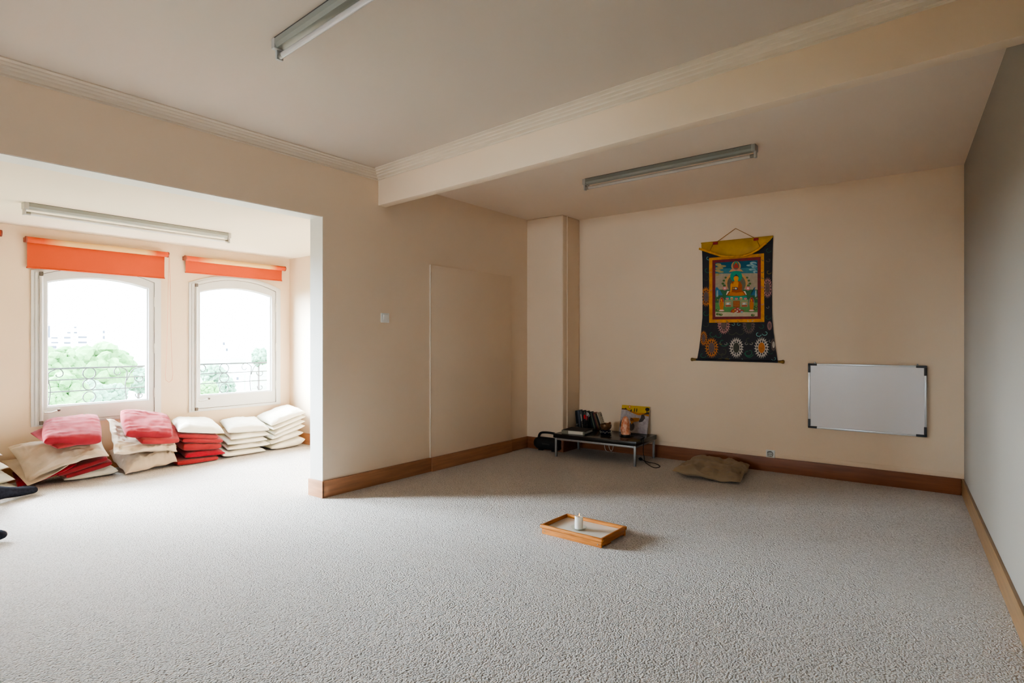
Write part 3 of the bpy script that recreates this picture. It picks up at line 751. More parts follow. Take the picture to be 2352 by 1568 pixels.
PENS = [('pen', 'white-capped pen leaning to the left out of the pen cup', (.70, .66, .60), .03, .17, .9), ('pen', 'dark blue pen in the middle of the pen cup', (.02, .04, .10), .010, .165, 2.2),
        ('marker', 'bright red marker head sticking out of the pen cup', (.75, .012, .02), -.005, .165, 0), ('marker', 'black marker beside the red one in the pen cup', (.015, .015, .018), -.022, .150, 1.4),
        ('marker', 'dark red marker at the right of the pen cup', (.40, .02, .03), -.034, .155, 3), ('scissors', 'grey metal blade ends standing up behind the markers in the pen cup', (.45, .45, .46), -.015, .195, 4)]
for nme, lb, c, dy, ln, ph in PENS:
    mm = mat('pen_%s' % lb.split()[0].replace('-', '_'), lin(*c), .35, var=.1)
    iP = [p_[1] for p_ in PENS].index(lb); ox = (-.018, .016, -.008, .010, -.016, .022)[iP]
    foot = Vector((cp.x+ox, cp.y+dy*.55, TZ+.008)); tip = Vector((cp.x+ox*1.25, cp.y+dy*1.25, TZ+ln))
    d = (tip-foot)
    t = thing(nme, tuple(foot), label=lb, cat=nme, group='pens and markers in the pen cup')
    if nme == 'scissors':
        q = MB(); q.T = Matrix.Translation(foot)
        q.hexa([(-.003, -.006, 0), (.003, -.006, 0), (.003, .006, 0), (-.003, .006, 0), (-.003+d.x, d.y-.022, d.z*.92), (.003+d.x, d.y-.022, d.z*.92), (.003+d.x, d.y+.010, d.z), (-.003+d.x, d.y+.010, d.z)]); q.build('blade', mm, t)
        q = MB(); q.tube([tip+Vector((0, .02*math.cos(2*PI*k/14)-.01, -.04+.016*math.sin(2*PI*k/14))) for k in range(14)], .004, 6, closed=True); q.build('handle', mm, t, smooth=True)
    else:
        r_ = .0045 if nme == 'pen' else .007
        q = MB(); q.tube([foot, foot+d*.70], r_, 8); q.build('barrel', mm if nme == 'pen' else M['black_plastic'], t, smooth=True)
        q = MB(); rc = r_*1.25 if 'red marker head' not in lb else .0125
        a_ = .80 if rc > .012 else .70; q.tube([foot+d*.70, foot+d*a_, foot+d*.97, tip], [r_, rc, rc, r_*.6], 8); q.build('cap', mm, t, smooth=True)

# singing bowl on its ring cushion, with mallet
bp_ = on_z(1391.5, 996, TZ)
bp_.z = TZ
rc = thing('bowl_cushion', tuple(bp_), label='small dark patterned ring cushion under the singing bowl', cat='cushion ring')
q = MB()
def torus(q, c, R, r, n=28, k=12, mi=0, sq=1.0):
    g = [[q.pt((c[0]+(R+r*math.cos(2*PI*j/k))*math.cos(2*PI*i/n), c[1]+(R+r*math.cos(2*PI*j/k))*math.sin(2*PI*i/n), c[2]+r*sq*math.sin(2*PI*j/k))) for j in range(k)] for i in range(n)]
    for i in range(n):
        for jj in range(k): q.face((g[i][jj], g[(i+1) % n][jj], g[(i+1) % n][(jj+1) % k], g[i][(jj+1) % k]), mi)
torus(q, (bp_.x, bp_.y, TZ+.022), .038, .022)
q.build('ring_pad', mat('navy_brocade', lin(.012, .016, .035), .6, var=.3), rc, smooth=True)
q = MB()
for k in range(18):
    a = 2*PI*k/18; x = bp_.x+.0605*math.cos(a); y = bp_.y+.0605*math.sin(a)
    q.lathe([(.002, -.004), (.0055, -.002), (.0055, .002), (.002, .004)], 8, (x, y, TZ+.024+.006*math.sin(k*2.4)))
q.build('pattern', mat('brocade_pattern', lin(.70, .62, .46), .6, var=.3, vscale=90), rc)
sb = thing('singing_bowl', (bp_.x, bp_.y, TZ+.04), label='bronze singing bowl resting on its ring cushion on the low table', cat='singing bowl')
M['bronze'] = mat('hammered_bronze', lin(.32, .17, .085), .35, .6, var=.4, vscale=30, bump=.3, bscale=80)
z0 = TZ+.042
q = MB(); q.lathe([(.001, z0), (.030, z0+.002), (.050, z0+.014), (.060, z0+.032), (.062, z0+.050), (.059, z0+.064), (.055, z0+.064), (.056, z0+.050), (.054, z0+.034), (.045, z0+.018), (.028, z0+.008), (.001, z0+.006)], 36, (bp_.x, bp_.y, 0), caps=False)
q.build('bowl', M['bronze'], sb, smooth=True)
q = MB()
for h_ in (.036, .054): q.tube([(bp_.x+.0625*math.cos(2*PI*k/36), bp_.y+.0625*math.sin(2*PI*k/36), z0+h_) for k in range(36)], .0018, 6, closed=True)
q.build('band', mat('dark_bronze', lin(.12, .065, .035), .4, .5, var=.2), sb, smooth=True)
q = MB(); q.tube([(bp_.x-.005, bp_.y+.012, z0+.066), (bp_.x-.03, bp_.y-.05, z0+.074), (bp_.x-.036, bp_.y-.072, z0+.086)], [.010, .012, .013], 12)
ml = thing('bowl_mallet', (bp_.x, bp_.y-.02, z0+.064), label='short wooden mallet laid across the rim of the singing bowl', cat='mallet')
q.build('stick', mat('mallet_wood', lin(.22, .085, .035), .5, var=.3, vscale=30, stretch=(1, 1, 1)), ml, smooth=True)
q = MB(); q.tube([(bp_.x-.005, bp_.y+.012, z0+.066), (bp_.x-.0155, bp_.y-.014, z0+.0694)], [.0125, .0125], 12); q.build('grip', mat('mallet_suede', lin(.10, .05, .03), .9, var=.2), ml, smooth=True)

# salt crystal lamp with cord
lp = on_z(1437, 1001.5, TZ)
sl = thing('salt_lamp', (lp.x, lp.y, TZ), label='orange salt crystal lamp on a dark round base standing before the painting', cat='salt lamp')
q = MB(); q.lathe([(.050, TZ+.001), (.054, TZ+.005), (.054, TZ+.018), (.048, TZ+.024)], 28, (lp.x, lp.y, 0)); q.build('lamp_base', mat('dark_turned_wood', lin(.022, .012, .010), .4, var=.3), sl, smooth=True)
M['salt'] = mat('salt_crystal', lin(.62, .165, .062), .45, col2=lin(.82, .48, .33), vscale=34, bump=.8, bscale=60)
M['salt'].node_tree.nodes['Principled BSDF'].inputs['Subsurface Weight'].default_value = .15
M['salt'].node_tree.nodes['Principled BSDF'].inputs['Subsurface Radius'].default_value = (.02, .008, .004)
q = MB(); n = 22; rings = 20; rows = []
for i in range(rings+1):
    v = i/rings; zz = TZ+.022+.192*v
    r0 = .050*(1-.22*v)*(1 if v < .6 else math.sqrt(max(0, 1-((v-.6)/.4)**2))*.93+.07*(1-v))
    row = []
    for jx in range(n):
        a = 2*PI*jx/n; d = noise.noise(Vector((math.cos(a)*2, math.sin(a)*2, v*5)))*.010
        row.append(q.pt((lp.x+(r0+d*(r0/.05))*math.cos(a), lp.y+.004*math.sin(v*3)+(r0+d*(r0/.05))*math.sin(a), zz)))
    rows.append(row)
for A, B in zip(rows, rows[1:]):
    for jx in range(n): q.face((A[jx], A[(jx+1) % n], B[(jx+1) % n], B[jx]))
q.face(rows[0][::-1]); q.face(rows[-1])
q.build('crystal', M['salt'], sl, smooth=True, angle=28)
def spline(pts, k=6):
    P = [Vector(p) for p in pts]; out = []
    for i in range(len(P)-1):
        a, b, c, d = P[max(0, i-1)], P[i], P[i+1], P[min(len(P)-1, i+2)]
        for s in range(k):
            t = s/k
            out.append(.5*((2*b)+(c-a)*t+(2*a-5*b+4*c-d)*t*t+(3*b-3*c+d-a)*t*t*t))
    out.append(P[-1]); return out
edge_y = (TT @ Vector((0, -TW-.012, 0))).y
cz = TZ+.0056
g1 = on_z(1465, 998.5, TZ); g2 = on_z(1480, 1003.5, TZ); g3 = on_z(1487, 1011, TZ)
lg = TI @ g3; g3 = TT @ Vector((lg.x, -TW+.004, TZ)); g4 = TT @ Vector((lg.x+.004, -TW-.014, TZ+.006)); e1 = TT @ Vector((lg.x+.004, -TW-.024, TZ-.012))
f1 = on_z(1480, 1058); f2 = on_z(1486, 1066); f3 = on_z(1503, 1075); f4 = on_z(1516, 1072); f5 = on_z(1505, 1066); f6 = on_z(1488, 1063); f7 = on_z(1475, 1058.5)
pts = [(lp.x+.02, lp.y-.050, cz), (g1.x, g1.y, cz), (g2.x, g2.y, cz), (g3.x, g3.y, cz+.002), tuple(g4), tuple(e1), (e1.x-.02, e1.y-.004, .15), ((e1.x+f1.x)/2, (e1.y+f1.y)/2, .06)]
pts += [(p.x, p.y, .005) for p in (f1, f2, f3, f4)] + [(f5.x, f5.y, .008), (f6.x, f6.y, .010), (f7.x, f7.y, .012)]
q = MB(); q.tube(spline(pts), .0036, 7)
cd = q.build('power_cord', M['rubber'], sl, smooth=True)
q = MB(); d = Vector((f7.x-f6.x, f7.y-f6.y, 0)).normalized()
e0 = Vector((f7.x, f7.y, .016)); q.tube([e0, e0+d*.018, e0+d*.04], [.007, .015, .017], 10); sd = d.cross(Vector((0, 0, 1)))
for s in (-1, 1): q.tube([e0+d*.04+sd*.0095*s, e0+d*.058+sd*.0095*s], .0024, 6)
q.build('plug', M['rubber'], cd, smooth=True)

# white cable loops under the table
q = MB(); B_ = lambda px, py: on_x(px, py, 5.955)
pp = [B_(1390, 1012), B_(1388.5, 1022), B_(1391, 1033), B_(1400, 1038.5), B_(1409.5, 1038)]
q.tube(spline([tuple(p) for p in pp]), .003, 6)
pp = [B_(1398, 1012), B_(1398.5, 1024), B_(1402, 1034), B_(1406, 1034), B_(1408.5, 1024), B_(1409, 1012)]
q.tube(spline([tuple(p) for p in pp]), .003, 6)
tag(q.build('white_cable', M['white_plastic'], smooth=True), 'thin white cable hanging in two loops underneath the low table', 'cable')

# ------------------------------------------------------------------ canvas painting leaning on the wall
TLp, TRp, BRp, BLp = on_x(1427.5, 929.5, XB-.022), on_x(1492, 934, XB-.022), on_x(1486.5, 993.0, 5.905), on_x(1423.5, 987.5, 5.905)
wz = max(BRp.z, BLp.z); 
BLp.z = BRp.z = TZ+.003; TLp.z = TRp.z = (TLp.z+TRp.z)/2
BLp.y = TLp.y = (BLp.y+TLp.y)/2+.002; BRp.y = TRp.y = (BRp.y+TRp.y)/2
cvn = thing('canvas_painting', ((BLp.x), (BLp.y+BRp.y)/2, TZ), label='small square painting with a yellow sky leaning against the wall on the low table', cat='painting')
nn = (BRp-BLp).cross(TLp-BLp).normalized()
if nn.x > 0: nn = -nn
q = MB(); q.hexa([BLp, BRp, BRp-nn*.016, BLp-nn*.016, TLp, TRp, TRp-nn*.016, TLp-nn*.016]); q.build('canvas', mat('canvas_edge', lin(.62, .60, .57), .7, var=.05), cvn)
def CV(u, v, l=1): return BLp+(BRp-BLp)*u+(TLp-BLp)*v+nn*(.0004*l+.0002)
CM = [mat('art_white_ground', lin(.50, .46, .47), .8, col2=lin(.36, .31, .33), vscale=28), mat('art_yellow', lin(.66, .43, .012), .7, var=.15, vscale=12), mat('art_orange', lin(.55, .22, .02), .7, var=.3, vscale=20),
      mat('art_dark', lin(.045, .035, .03), .7, var=.4, vscale=40), mat('art_brown', lin(.20, .085, .025), .7, var=.4, vscale=30), mat('art_sun', lin(.85, .55, .45), .7, var=.03), mat('art_red', lin(.6, .12, .03), .7, var=.1), mat('art_grey', lin(.10, .085, .075), .7, var=.4, vscale=60)]
q = MB()
PC = [0]
def P(l, mi, pts): PC[0] += 1; q.poly([CV(u, v, l+PC[0]*.02) for u, v in pts], mi)
def EL(l, mi, cu_, cv_, ru, rv, n=20): P(l, mi, [(cu_+ru*math.cos(2*PI*k/n), cv_+rv*math.sin(2*PI*k/n)) for k in range(n)])
P(0, 0, [(0, 0), (1, 0), (1, 1), (0, 1)])
P(1, 1, [(0, .86), (.2, .83), (.45, .74), (.7, .70), (1, .76), (1, 1), (0, 1)])
P(2, 2, [(0, .83), (.2, .82), (.4, .73), (.62, .66), (.85, .67), (1, .64), (1, .78), (.8, .76), (.6, .74), (.4, .79), (.15, .86), (0, .87)])
P(3, 3, [(0, .85), (.05, .88), (.10, .865), (.14, .90), (.19, .865), (.22, .84), (.1, .84), (0, .84)])
EL(2, 6, .285, .945, .040, .040); EL(3, 5, .285, .945, .025, .027)
for u, h_ in ((.34, .07), (.36, .09), (.47, .14), (.55, .14)):
    EL(3, 3, u, .77+h_*.5, .018, h_*.55, 10)
P(3, 3, [(.80, .70), (1, .72), (.99, .80), (.93, .79), (.88, .76)]); EL(3, 3, .92, .90, .075, .065, 14); P(3, 3, [(.90, .76), (.93, .76), (.93, .9), (.90, .9)])
P(2, 7, [(.74, .70), (.83, .70), (.88, .57), (.80, .44), (.70, .40), (.66, .44), (.72, .56)])
P(3, 2, [(.66, .44), (.70, .55), (.58, .56), (.40, .54), (.36, .44), (.42, .30), (.50, .40), (.60, .42)])
P(4, 4, [(.36, .55), (.42, .54), (.50, .46), (.40, .42), (.36, .46)])
EL(1, 7, .14, .28, .13, .20); EL(2, 4, .14, .30, .09, .15); EL(2, 7, .44, .22, .10, .15); P(2, 4, [(.04, .42), (.10, .46), (.12, .30), (.06, .30)])
q.build('painted_scene', CM, cvn)

# ------------------------------------------------------------------ boombox
bc = on_z(1252, 1036.5)
bo = thing('boombox', (bc.x+.07, bc.y, 0), math.radians(-89), 'black boombox speaker with a carrying handle on the carpet left of the low table', 'boombox')
BB = bo.matrix_basis.copy()
def bb(): m = MB(); m.T = BB; return m
# local x runs along its length (to the right), local y towards the wall
q = bb(); Lh = .165
def sec(x, k):
    a, b_ = .062*k, .070*k; n = 24; out = []
    for i in range(n):
        t = 2*PI*i/n; c, s = math.cos(t), math.sin(t)
        out.append((x, a*math.copysign(abs(c)**.75, c), .080+b_*math.copysign(abs(s)**.75, s)))
    return out
ks = [(-Lh, .70), (-Lh+.012, .86), (-Lh+.035, .97), (-.09, 1), (.09, 1), (Lh-.035, .97), (Lh-.012, .86), (Lh, .70)]
for (xa, ka), (xb, kb) in zip(ks, ks[1:]): q.prism(sec(xa, ka), sec(xb, kb), caps=False)
q.face([q.pt(p) for p in sec(-Lh, .70)]); q.face([q.pt(p) for p in sec(Lh, .70)])
q.build('speaker_body', mat('black_speaker_cloth', lin(.010, .012, .014), .7, var=.3, vscale=80, bump=.3, bscale=300), bo, smooth=True, angle=50)
q = bb(); q.tube(spline([(-.135, 0, .120), (-.128, 0, .165), (-.095, 0, .197), (0, 0, .205), (.095, 0, .197), (.128, 0, .165), (.135, 0, .120)]), .013, 10); q.build('carry_handle', M['black_plastic'], bo, smooth=True)
for s in (-1, 1):
    q = bb(); q.lathe([(.050, 0), (.050, .006), (.040, .010), (.012, .004)], 24, (s*Lh-(.004 if s > 0 else .006), 0, .080), axis='x'); q.build('end_driver', M['rubber'], bo, smooth=True)
for s in (-1, 1):
    q = bb(); q.box(s*.09-.03, s*.09+.03, -.035, .035, 0, .014); q.build('foot', M['rubber'], bo, bevel=.003)
q = bb(); q.box(-.05, .05, -.064, -.058, .074, .088); q.build('badge', mat('dark_badge', lin(.03, .03, .032), .4, var=.1), bo, bevel=.002)

# ------------------------------------------------------------------ tray, dish and candle
M['pine'] = mat('orange_pine', lin(.70, .28, .060), .4, col2=lin(.45, .15, .03), vscale=5, stretch=(3, 1.5, 30))
M['pine_dark'] = mat('pine_end', lin(.50, .18, .04), .4, col2=lin(.34, .11, .024), vscale=5, stretch=(1.5, 3, 30))
tr = thing('bed_tray', (3.158, 2.150, 0), -.024, 'low wooden bed tray with a pale top standing on the carpet', 'tray')
TM = tr.matrix_basis.copy(); W_, D_ = .452, .314
def tq(): m = MB(); m.T = TM; return m
# local x away from the camera (0..D_), local y to the left negative (-W_..0)
q = tq(); q.box(.008, D_-.008, -W_+.008, -.008, .030, .038); q.build('tray_panel', mat('pale_laminate', lin(.82, .75, .66), .25, var=.03), tr)
q = tq(); q.box(.005, .018, -W_+.006, -.006, .0, .034); q.build('leg_board', M['pine'], tr, bevel=.002)
q = tq(); q.box(D_-.016, D_-.002, -W_+.002, -.002, .0, .036); q.build('leg_board', M['pine'], tr, bevel=.002)
for y0 in (-W_+.002, -.016):
    q = tq(); q.box(.016, D_-.016, y0, y0+.014, .012, .036); q.box(.05, .12, y0, y0+.014, .001, .012); q.build('side_board', M['pine_dark'], tr, bevel=.002)
def rail(pts_a, m):
    q = tq(); q.tube(pts_a, .0105, 12); q.build('rim_rail', m, tr, smooth=True)
zr = .050
for xx in (.006, D_-.006):
    q = tq(); q.box(xx-.011, xx+.011, -W_-.006, .006, .037, .059); q.build('rim_rail', M['pine'], tr, bevel=.0075, seg=3)
for yy in (-.006, -W_+.006):
    q = tq(); q.box(.014, D_-.014, yy-.008, yy+.008, .037, .060); q.build('rim_rail', M['pine_dark'], tr, bevel=.006, seg=3)
for yy in (-.028, -W_+.03):
    q = tq(); q.lathe([(.0045, 0), (.004, -.003), (.001, -.004)], 12, (.005, yy, .018), axis='x'); q.build('screw', M['chrome'], tr, smooth=True)
ds = on_z(1329.5, 1215.5, .038)
dish = thing('glass_dish', (ds.x, ds.y, .038), label='clear glass saucer under the candle on the wooden tray', cat='saucer')
q = MB(); z0 = .0385
q.lathe([(.001, z0), (.030, z0), (.043, z0+.006), (.050, z0+.015), (.052, z0+.016), (.050, z0+.018), (.042, z0+.010), (.030, z0+.004), (.001, z0+.004)], 40, (ds.x, ds.y, 0), caps=False)
q.build('saucer', M['glass'], dish, smooth=True)
ca = thing('pillar_candle', (ds.x, ds.y, z0+.005), label='lit white pillar candle standing on the glass saucer', cat='candle')
M['wax'] = mat('candle_wax', lin(.86, .84, .79), .45, var=.03, vscale=12)
M['wax'].node_tree.nodes['Principled BSDF'].inputs['Subsurface Weight'].default_value = .3
M['wax'].node_tree.nodes['Principled BSDF'].inputs['Subsurface Radius'].default_value = (.02, .012, .008)
R_ = .0265; zt = z0+.083
q = MB(); n = 32
prof = [(R_*.98, z0+.005), (R_, z0+.012), (R_, zt-.010), (R_*.99, zt-.002), (R_*.95, zt), (R_*.86, zt-.002), (R_*.7, zt-.007), (R_*.3, zt-.009), (.0008, zt-.009)]
rows = []
for k, (r_, h_) in enumerate(prof):
    rows.append([q.pt((ds.x+r_*math.cos(2*PI*jx/n), ds.y+r_*math.sin(2*PI*jx/n), h_+(.004*math.cos(2*PI*jx/n-2.4) if 3 <= k <= 5 else 0))) for jx in range(n)])
for A, B in zip(rows, rows[1:]):
    for jx in range(n): q.face((A[jx], A[(jx+1) % n], B[(jx+1) % n], B[jx]))
q.face(rows[0][::-1]); q.build('wax', M['wax'], ca, smooth=True)
q = MB(); q.tube([(ds.x, ds.y, zt-.010), (ds.x+.001, ds.y, zt), (ds.x+.002, ds.y-.002, zt+.005)], .0012, 6); q.build('wick', M['gap'], ca, smooth=True)
q = MB(); q.lathe([(.0005, 0), (.0032, .004), (.0036, .008), (.0022, .014), (.0004, .021)], 12, (ds.x+.002, ds.y-.002, zt+.002))
q.build('flame', mat('flame', lin(1, .6, .2), .5, emit=(lin(1, .50, .10), .55), var=.01), ca, smooth=True)

# ------------------------------------------------------------------ thangka scroll
def TH(zx, zy, l=0): return on_x(1560+zx*.22951, 500+zy*.22951, XB-.010-.0006*l)
th = thing('wall_scroll', (XB, 1.74, 1.06), label='painted cloth scroll in dark brocade with a yellow veil, hung on the back wall', cat='wall hanging')
TMt = dict(navy=mat('navy_brocade_cloth', lin(.010, .010, .018), .6, var=.3, vscale=30, bump=.2, bscale=300), gold=mat('gold_brocade', lin(.80, .34, .008), .55, col2=lin(.62, .25, .012), vscale=25), red=mat('maroon_brocade', lin(.26, .012, .022), .6, col2=lin(.17, .014, .016), vscale=40),
           veil=mat('mustard_silk', lin(.58, .33, .010), .5, var=.25, vscale=9, bump=.2, bscale=50), roll=mat('rolled_silk', lin(.80, .38, .008), .5, var=.25, vscale=25), green=mat('green_thread', lin(.014, .13, .07), .6, var=.3, vscale=40), olive=mat('olive_thread', lin(.05, .05, .032), .6, var=.3, vscale=40),
           orange=mat('orange_thread', lin(.62, .20, .035), .6, var=.3, vscale=40), silver=mat('silver_thread', lin(.56, .50, .44), .6, var=.2, vscale=40), rose=mat('rose_thread', lin(.52, .25, .24), .6, var=.3, vscale=40), aqua=mat('aqua_thread', lin(.20, .50, .48), .6, var=.2, vscale=40), mustard=mat('mustard_thread', lin(.32, .21, .02), .6, var=.2, vscale=40),
           cherry=mat('cherry_cloth', lin(.36, .012, .02), .6, var=.2, vscale=40), brass=mat('antique_brass', lin(.30, .18, .06), .35, .8, var=.3, vscale=50), cord=mat('gold_cord', lin(.46, .20, .03), .7, var=.2, vscale=90), taupe=mat('taupe_thread', lin(.17, .11, .095), .6, var=.3, vscale=60))
tk = list(TMt); TML = [TMt[k] for k in tk]; ti = {k: i for i, k in enumerate(tk)}
# brocade panel: outline flares to the rod
q = MB()
Lx = [(225, 258), (232, 420), (234, 700), (232, 1000), (218, 1150), (200, 1300), (178, 1425)]
Rx = [(940, 188), (932, 420), (928, 700), (930, 1000), (945, 1150), (965, 1300), (988, 1442)]
rowsL = [TH(*p) for p in Lx]; rowsR = [TH(*p) for p in Rx]
nS = 10; gr = []
for a, b_ in zip(rowsL, rowsR): gr.append([q.pt(a.lerp(b_, i/nS)) for i in range(nS+1)])
for r0, r1 in zip(gr, gr[1:]):
    for i in range(nS): q.face((r0[i], r0[i+1], r1[i+1], r1[i]), ti['navy'])
TC = [0]
def pol(l, k, pts): TC[0] += 1; q.poly([TH(x, y, l)-Vector((TC[0]*1.5e-6, 0, 0)) for x, y in pts], ti[k])
def ell(l, k, cx, cy, rx, ry, n=20): pol(l, k, [(cx+rx*math.cos(2*PI*i/n), cy+ry*math.sin(2*PI*i/n)) for i in range(n)])
def clampx(x, y):
    f = lambda A: next((a[0]+(b[0]-a[0])*(y-a[1])/(b[1]-a[1]) for a, b in zip(A, A[1:]) if a[1] <= y <= b[1]), A[-1][0] if y > A[0][1] else A[0][0])
    return min(max(x, f(Lx)+3), f(Rx)-3)
def medal(cx, cy, rx, ry, k1, k2, y1=9999, y0=-9999):
    n = 44; pts = []
    for i in range(n):
        a = 2*PI*i/n; f = 1.0 if i % 2 else .72
        x, y = cx+rx*f*math.cos(a+.08*(i % 2)), cy+ry*f*math.sin(a+.08*(i % 2)); y = max(min(y, y1), y0); pts.append((clampx(x, y), y))
    TC[0] += 60; dv = Vector((TC[0]*1.5e-6, 0, 0)); c = TH(clampx(cx, cy), min(cy, y1), 1)-dv; ci = q.pt(c); pi = [q.pt(TH(x, y, 1)-dv) for x, y in pts]
    for i in range(n): q.face((ci, pi[i], pi[(i+1) % n]), ti[k1])
    for i in range(12):
        a = 2*PI*i/12; x, y = cx+rx*.58*math.cos(a), cy+ry*.58*math.sin(a)
        if y0 < y < y1: ell(2, 'navy', clampx(x, y), y, rx*.09, ry*.10, 8)
    if y0 < cy < y1:
        if abs(clampx(cx-rx*.42, cy)-(cx-rx*.42)) < 1 and abs(clampx(cx+rx*.42, cy)-(cx+rx*.42)) < 1: ell(3, k2, cx, cy, rx*.42, ry*.48, 18)
def scroll(cx, cy, r, k, s=1, l=1):
    pts_o, pts_i = [], []
    for i in range(17):
        a = .3+i*.28; rr = r*(1-.045*i); w = r*.16
        pts_o.append((cx+s*rr*math.cos(a), cy+rr*math.sin(a))); pts_i.append((cx+s*(rr-w)*math.cos(a), cy+(rr-w)*math.sin(a)))
    for i in range(16):
        pol(l, k, [(clampx(*p), p[1]) for p in (pts_o[i], pts_o[i+1], pts_i[i+1], pts_i[i])])
random.seed(3)
# leaf scrolls filling the ground
for (x, y, r, k, s) in [(330, 1160, 45, 'green', 1), (400, 1170, 40, 'green', -1), (440, 1240, 60, 'green', 1), (520, 1130, 55, 'olive', 1), (620, 1130, 55, 'olive', -1), (700, 1220, 60, 'olive', 1), (700, 1340, 55, 'green', -1), (690, 1350, 60, 'green', 1), (790, 1160, 36, 'aqua', 1), (862, 1150, 36, 'aqua', -1),
                        (440, 1330, 60, 'olive', -1), (445, 1370, 50, 'olive', 1), (235, 1370, 40, 'green', 1), (290, 400, 30, 'aqua', 1), (280, 520, 40, 'green', 1), (275, 600, 36, 'olive', -1), (265, 950, 40, 'green', 1), (275, 1060, 40, 'olive', -1), (890, 320, 36, 'green', 1), (895, 540, 30, 'mustard', 1), (890, 890, 20, 'silver', -1), (885, 990, 36, 'green', 1), (895, 420, 28, 'taupe', -1),
                        (545, 1060, 22, 'aqua', -1), (592, 1060, 22, 'aqua', 1), (470, 1255, 20, 'silver', -1), (412, 1255, 18, 'orange', 1), (668, 1255, 20, 'silver', 1), (725, 1255, 20, 'silver', -1), (510, 1415, 20, 'aqua', 1), (625, 1415, 20, 'aqua', -1), (910, 1340, 30, 'green', 1), (950, 1405, 30, 'aqua', -1), (765, 1420, 24, 'green', 1), (830, 1080, 36, 'green', -1), (910, 1230, 22, 'silver', 1)]:
    if 190 < y-r and y+r < 1436: scroll(x, y, r, k, s)
medal(270, 790, 62, 105, 'orange', 'taupe'); medal(885, 700, 55, 110, 'rose', 'taupe')
medal(447, 1075, 68, 95, 'rose', 'taupe', y0=1050); medal(697, 1075, 68, 95, 'taupe', 'olive', y0=1050)
medal(325, 1300, 72, 108, 'orange', 'taupe'); medal(572, 1300, 76, 108, 'silver', 'olive'); medal(825, 1300, 78, 112, 'silver', 'orange'); medal(245, 1205, 40, 80, 'orange', 'taupe'); medal(905, 1080, 26, 50, 'rose', 'taupe'); medal(945, 1270, 30, 70, 'taupe', 'silver')
for x in (408, 480): ell(1, 'mustard', x, 1420, 30, 12, 10)
q.build('brocade_panel', TML, th)
q = MB()
pol(3, 'gold', [(300, 402), (850, 355), (853, 1043), (300, 1050)]); pol(4, 'red', [(332, 425), (818, 390), (818, 1012), (333, 1018)])
for (x, y, k, r, s) in [(833, 420, 'green', 14, 1), (835, 540, 'green', 16, -1), (835, 600, 'green', 16, 1), (832, 690, 'rose', 16, 1), (835, 860, 'rose', 16, -1), (370, 1033, 'rose', 14, 1), (400, 1033, 'rose', 12, -1), (480, 1032, 'green', 14, 1), (590, 1030, 'olive', 12, 1), (690, 1028, 'aqua', 12, 1), (735, 1026, 'aqua', 12, -1), (810, 368, 'rose', 12, 1), (316, 540, 'rose', 12, 1), (316, 720, 'rose', 12, -1)]:
    pts_ = []
    for i in range(13):
        a = .3+i*.38; rr = r*(1-.05*i); pts_.append(((x+s*rr*math.cos(a), y+rr*math.sin(a)), (x+s*rr*.6*math.cos(a), y+rr*.6*math.sin(a))))
    for i in range(12): pol(5, k, [pts_[i][0], pts_[i+1][0], pts_[i+1][1], pts_[i][1]])
q.build('brocade_border', TML, th)
# painting panel
PMn = ['sky_top', 'sky_mid', 'sky_low', 'cream', 'meadow', 'meadow_dark', 'robe', 'robe_dark', 'skin', 'halo', 'mandorla', 'petal', 'hair', 'rock_blue', 'cloud', 'tree_gold', 'leaf', 'pink', 'white', 'throne', 'maroon', 'grey']
PMc = [(.005, .075, .13), (.035, .16, .20), (.30, .25, .18), (.42, .35, .25), (.09, .24, .075), (.03, .12, .05), (.46, .15, .012), (.30, .07, .012), (.56, .24, .025), (.012, .26, .165), (.115, .115, .075), (.45, .25, .10), (.012, .022, .06), (.035, .15, .26), (.22, .34, .36), (.30, .24, .10), (.05, .12, .03), (.50, .17, .18), (.58, .54, .47), (.20, .26, .14), (.34, .04, .03), (.22, .20, .16)]
PML = [mat('scroll_paint_%s' % n_, lin(*[min(.9, v*1.5) for v in c]), .7, var=.12, vscale=40) for n_, c in zip(PMn, PMc)]; pi_ = {n_: i for i, n_ in enumerate(PMn)}
q = MB()
# coordinates of the closer view: map (x, y) in a 1307 x 1568 view of 150 x 180 px
AC = [0]
def T2(x, y, l): return on_x(1620+x*.11477, 580+y*.11480, XB-.0155-.0002*l-AC[0]*6e-6)
def pp_(l, k, pts): AC[0] += 1; q.poly([T2(x, y, l) for x, y in pts], pi_[k])
def pe(l, k, cx, cy, rx, ry, n=22): pp_(l, k, [(cx+rx*math.cos(2*PI*i/n), cy+ry*math.sin(2*PI*i/n)) for i in range(n)])
pp_(1, 'sky_top', [(200, 202), (1046, 150), (1046, 300), (200, 320)]); pp_(1, 'sky_mid', [(200, 320), (1046, 300), (1046, 410), (200, 420)]); pp_(1, 'sky_low', [(200, 420), (1046, 410), (1046, 740), (200, 740)])
pp_(1, 'meadow_dark', [(200, 740), (1046, 740), (1046, 1000), (200, 1000)]); pp_(1, 'meadow', [(200, 1000), (1046, 1000), (1046, 1190), (200, 1190)]); pp_(1, 'cream', [(200, 1190), (1046, 1190), (1046, 1275), (200, 1282)])
for (x, y, rx, ry) in [(260, 240, 60, 28), (330, 270, 90, 22), (280, 310, 80, 24), (250, 360, 55, 26), (310, 385, 60, 18), (240, 440, 40, 26)]: pe(2, 'tree_gold', x, y, rx, ry, 12)
for (x, y, rx, ry) in [(960, 210, 70, 30), (900, 255, 80, 20), (980, 280, 60, 30), (940, 340, 70, 20), (1000, 385, 46, 30)]: pe(2, 'cloud', x, y, rx, ry, 12); pe(3, 'rock_blue', x+20, y+8, rx*.6, ry*.4, 10)
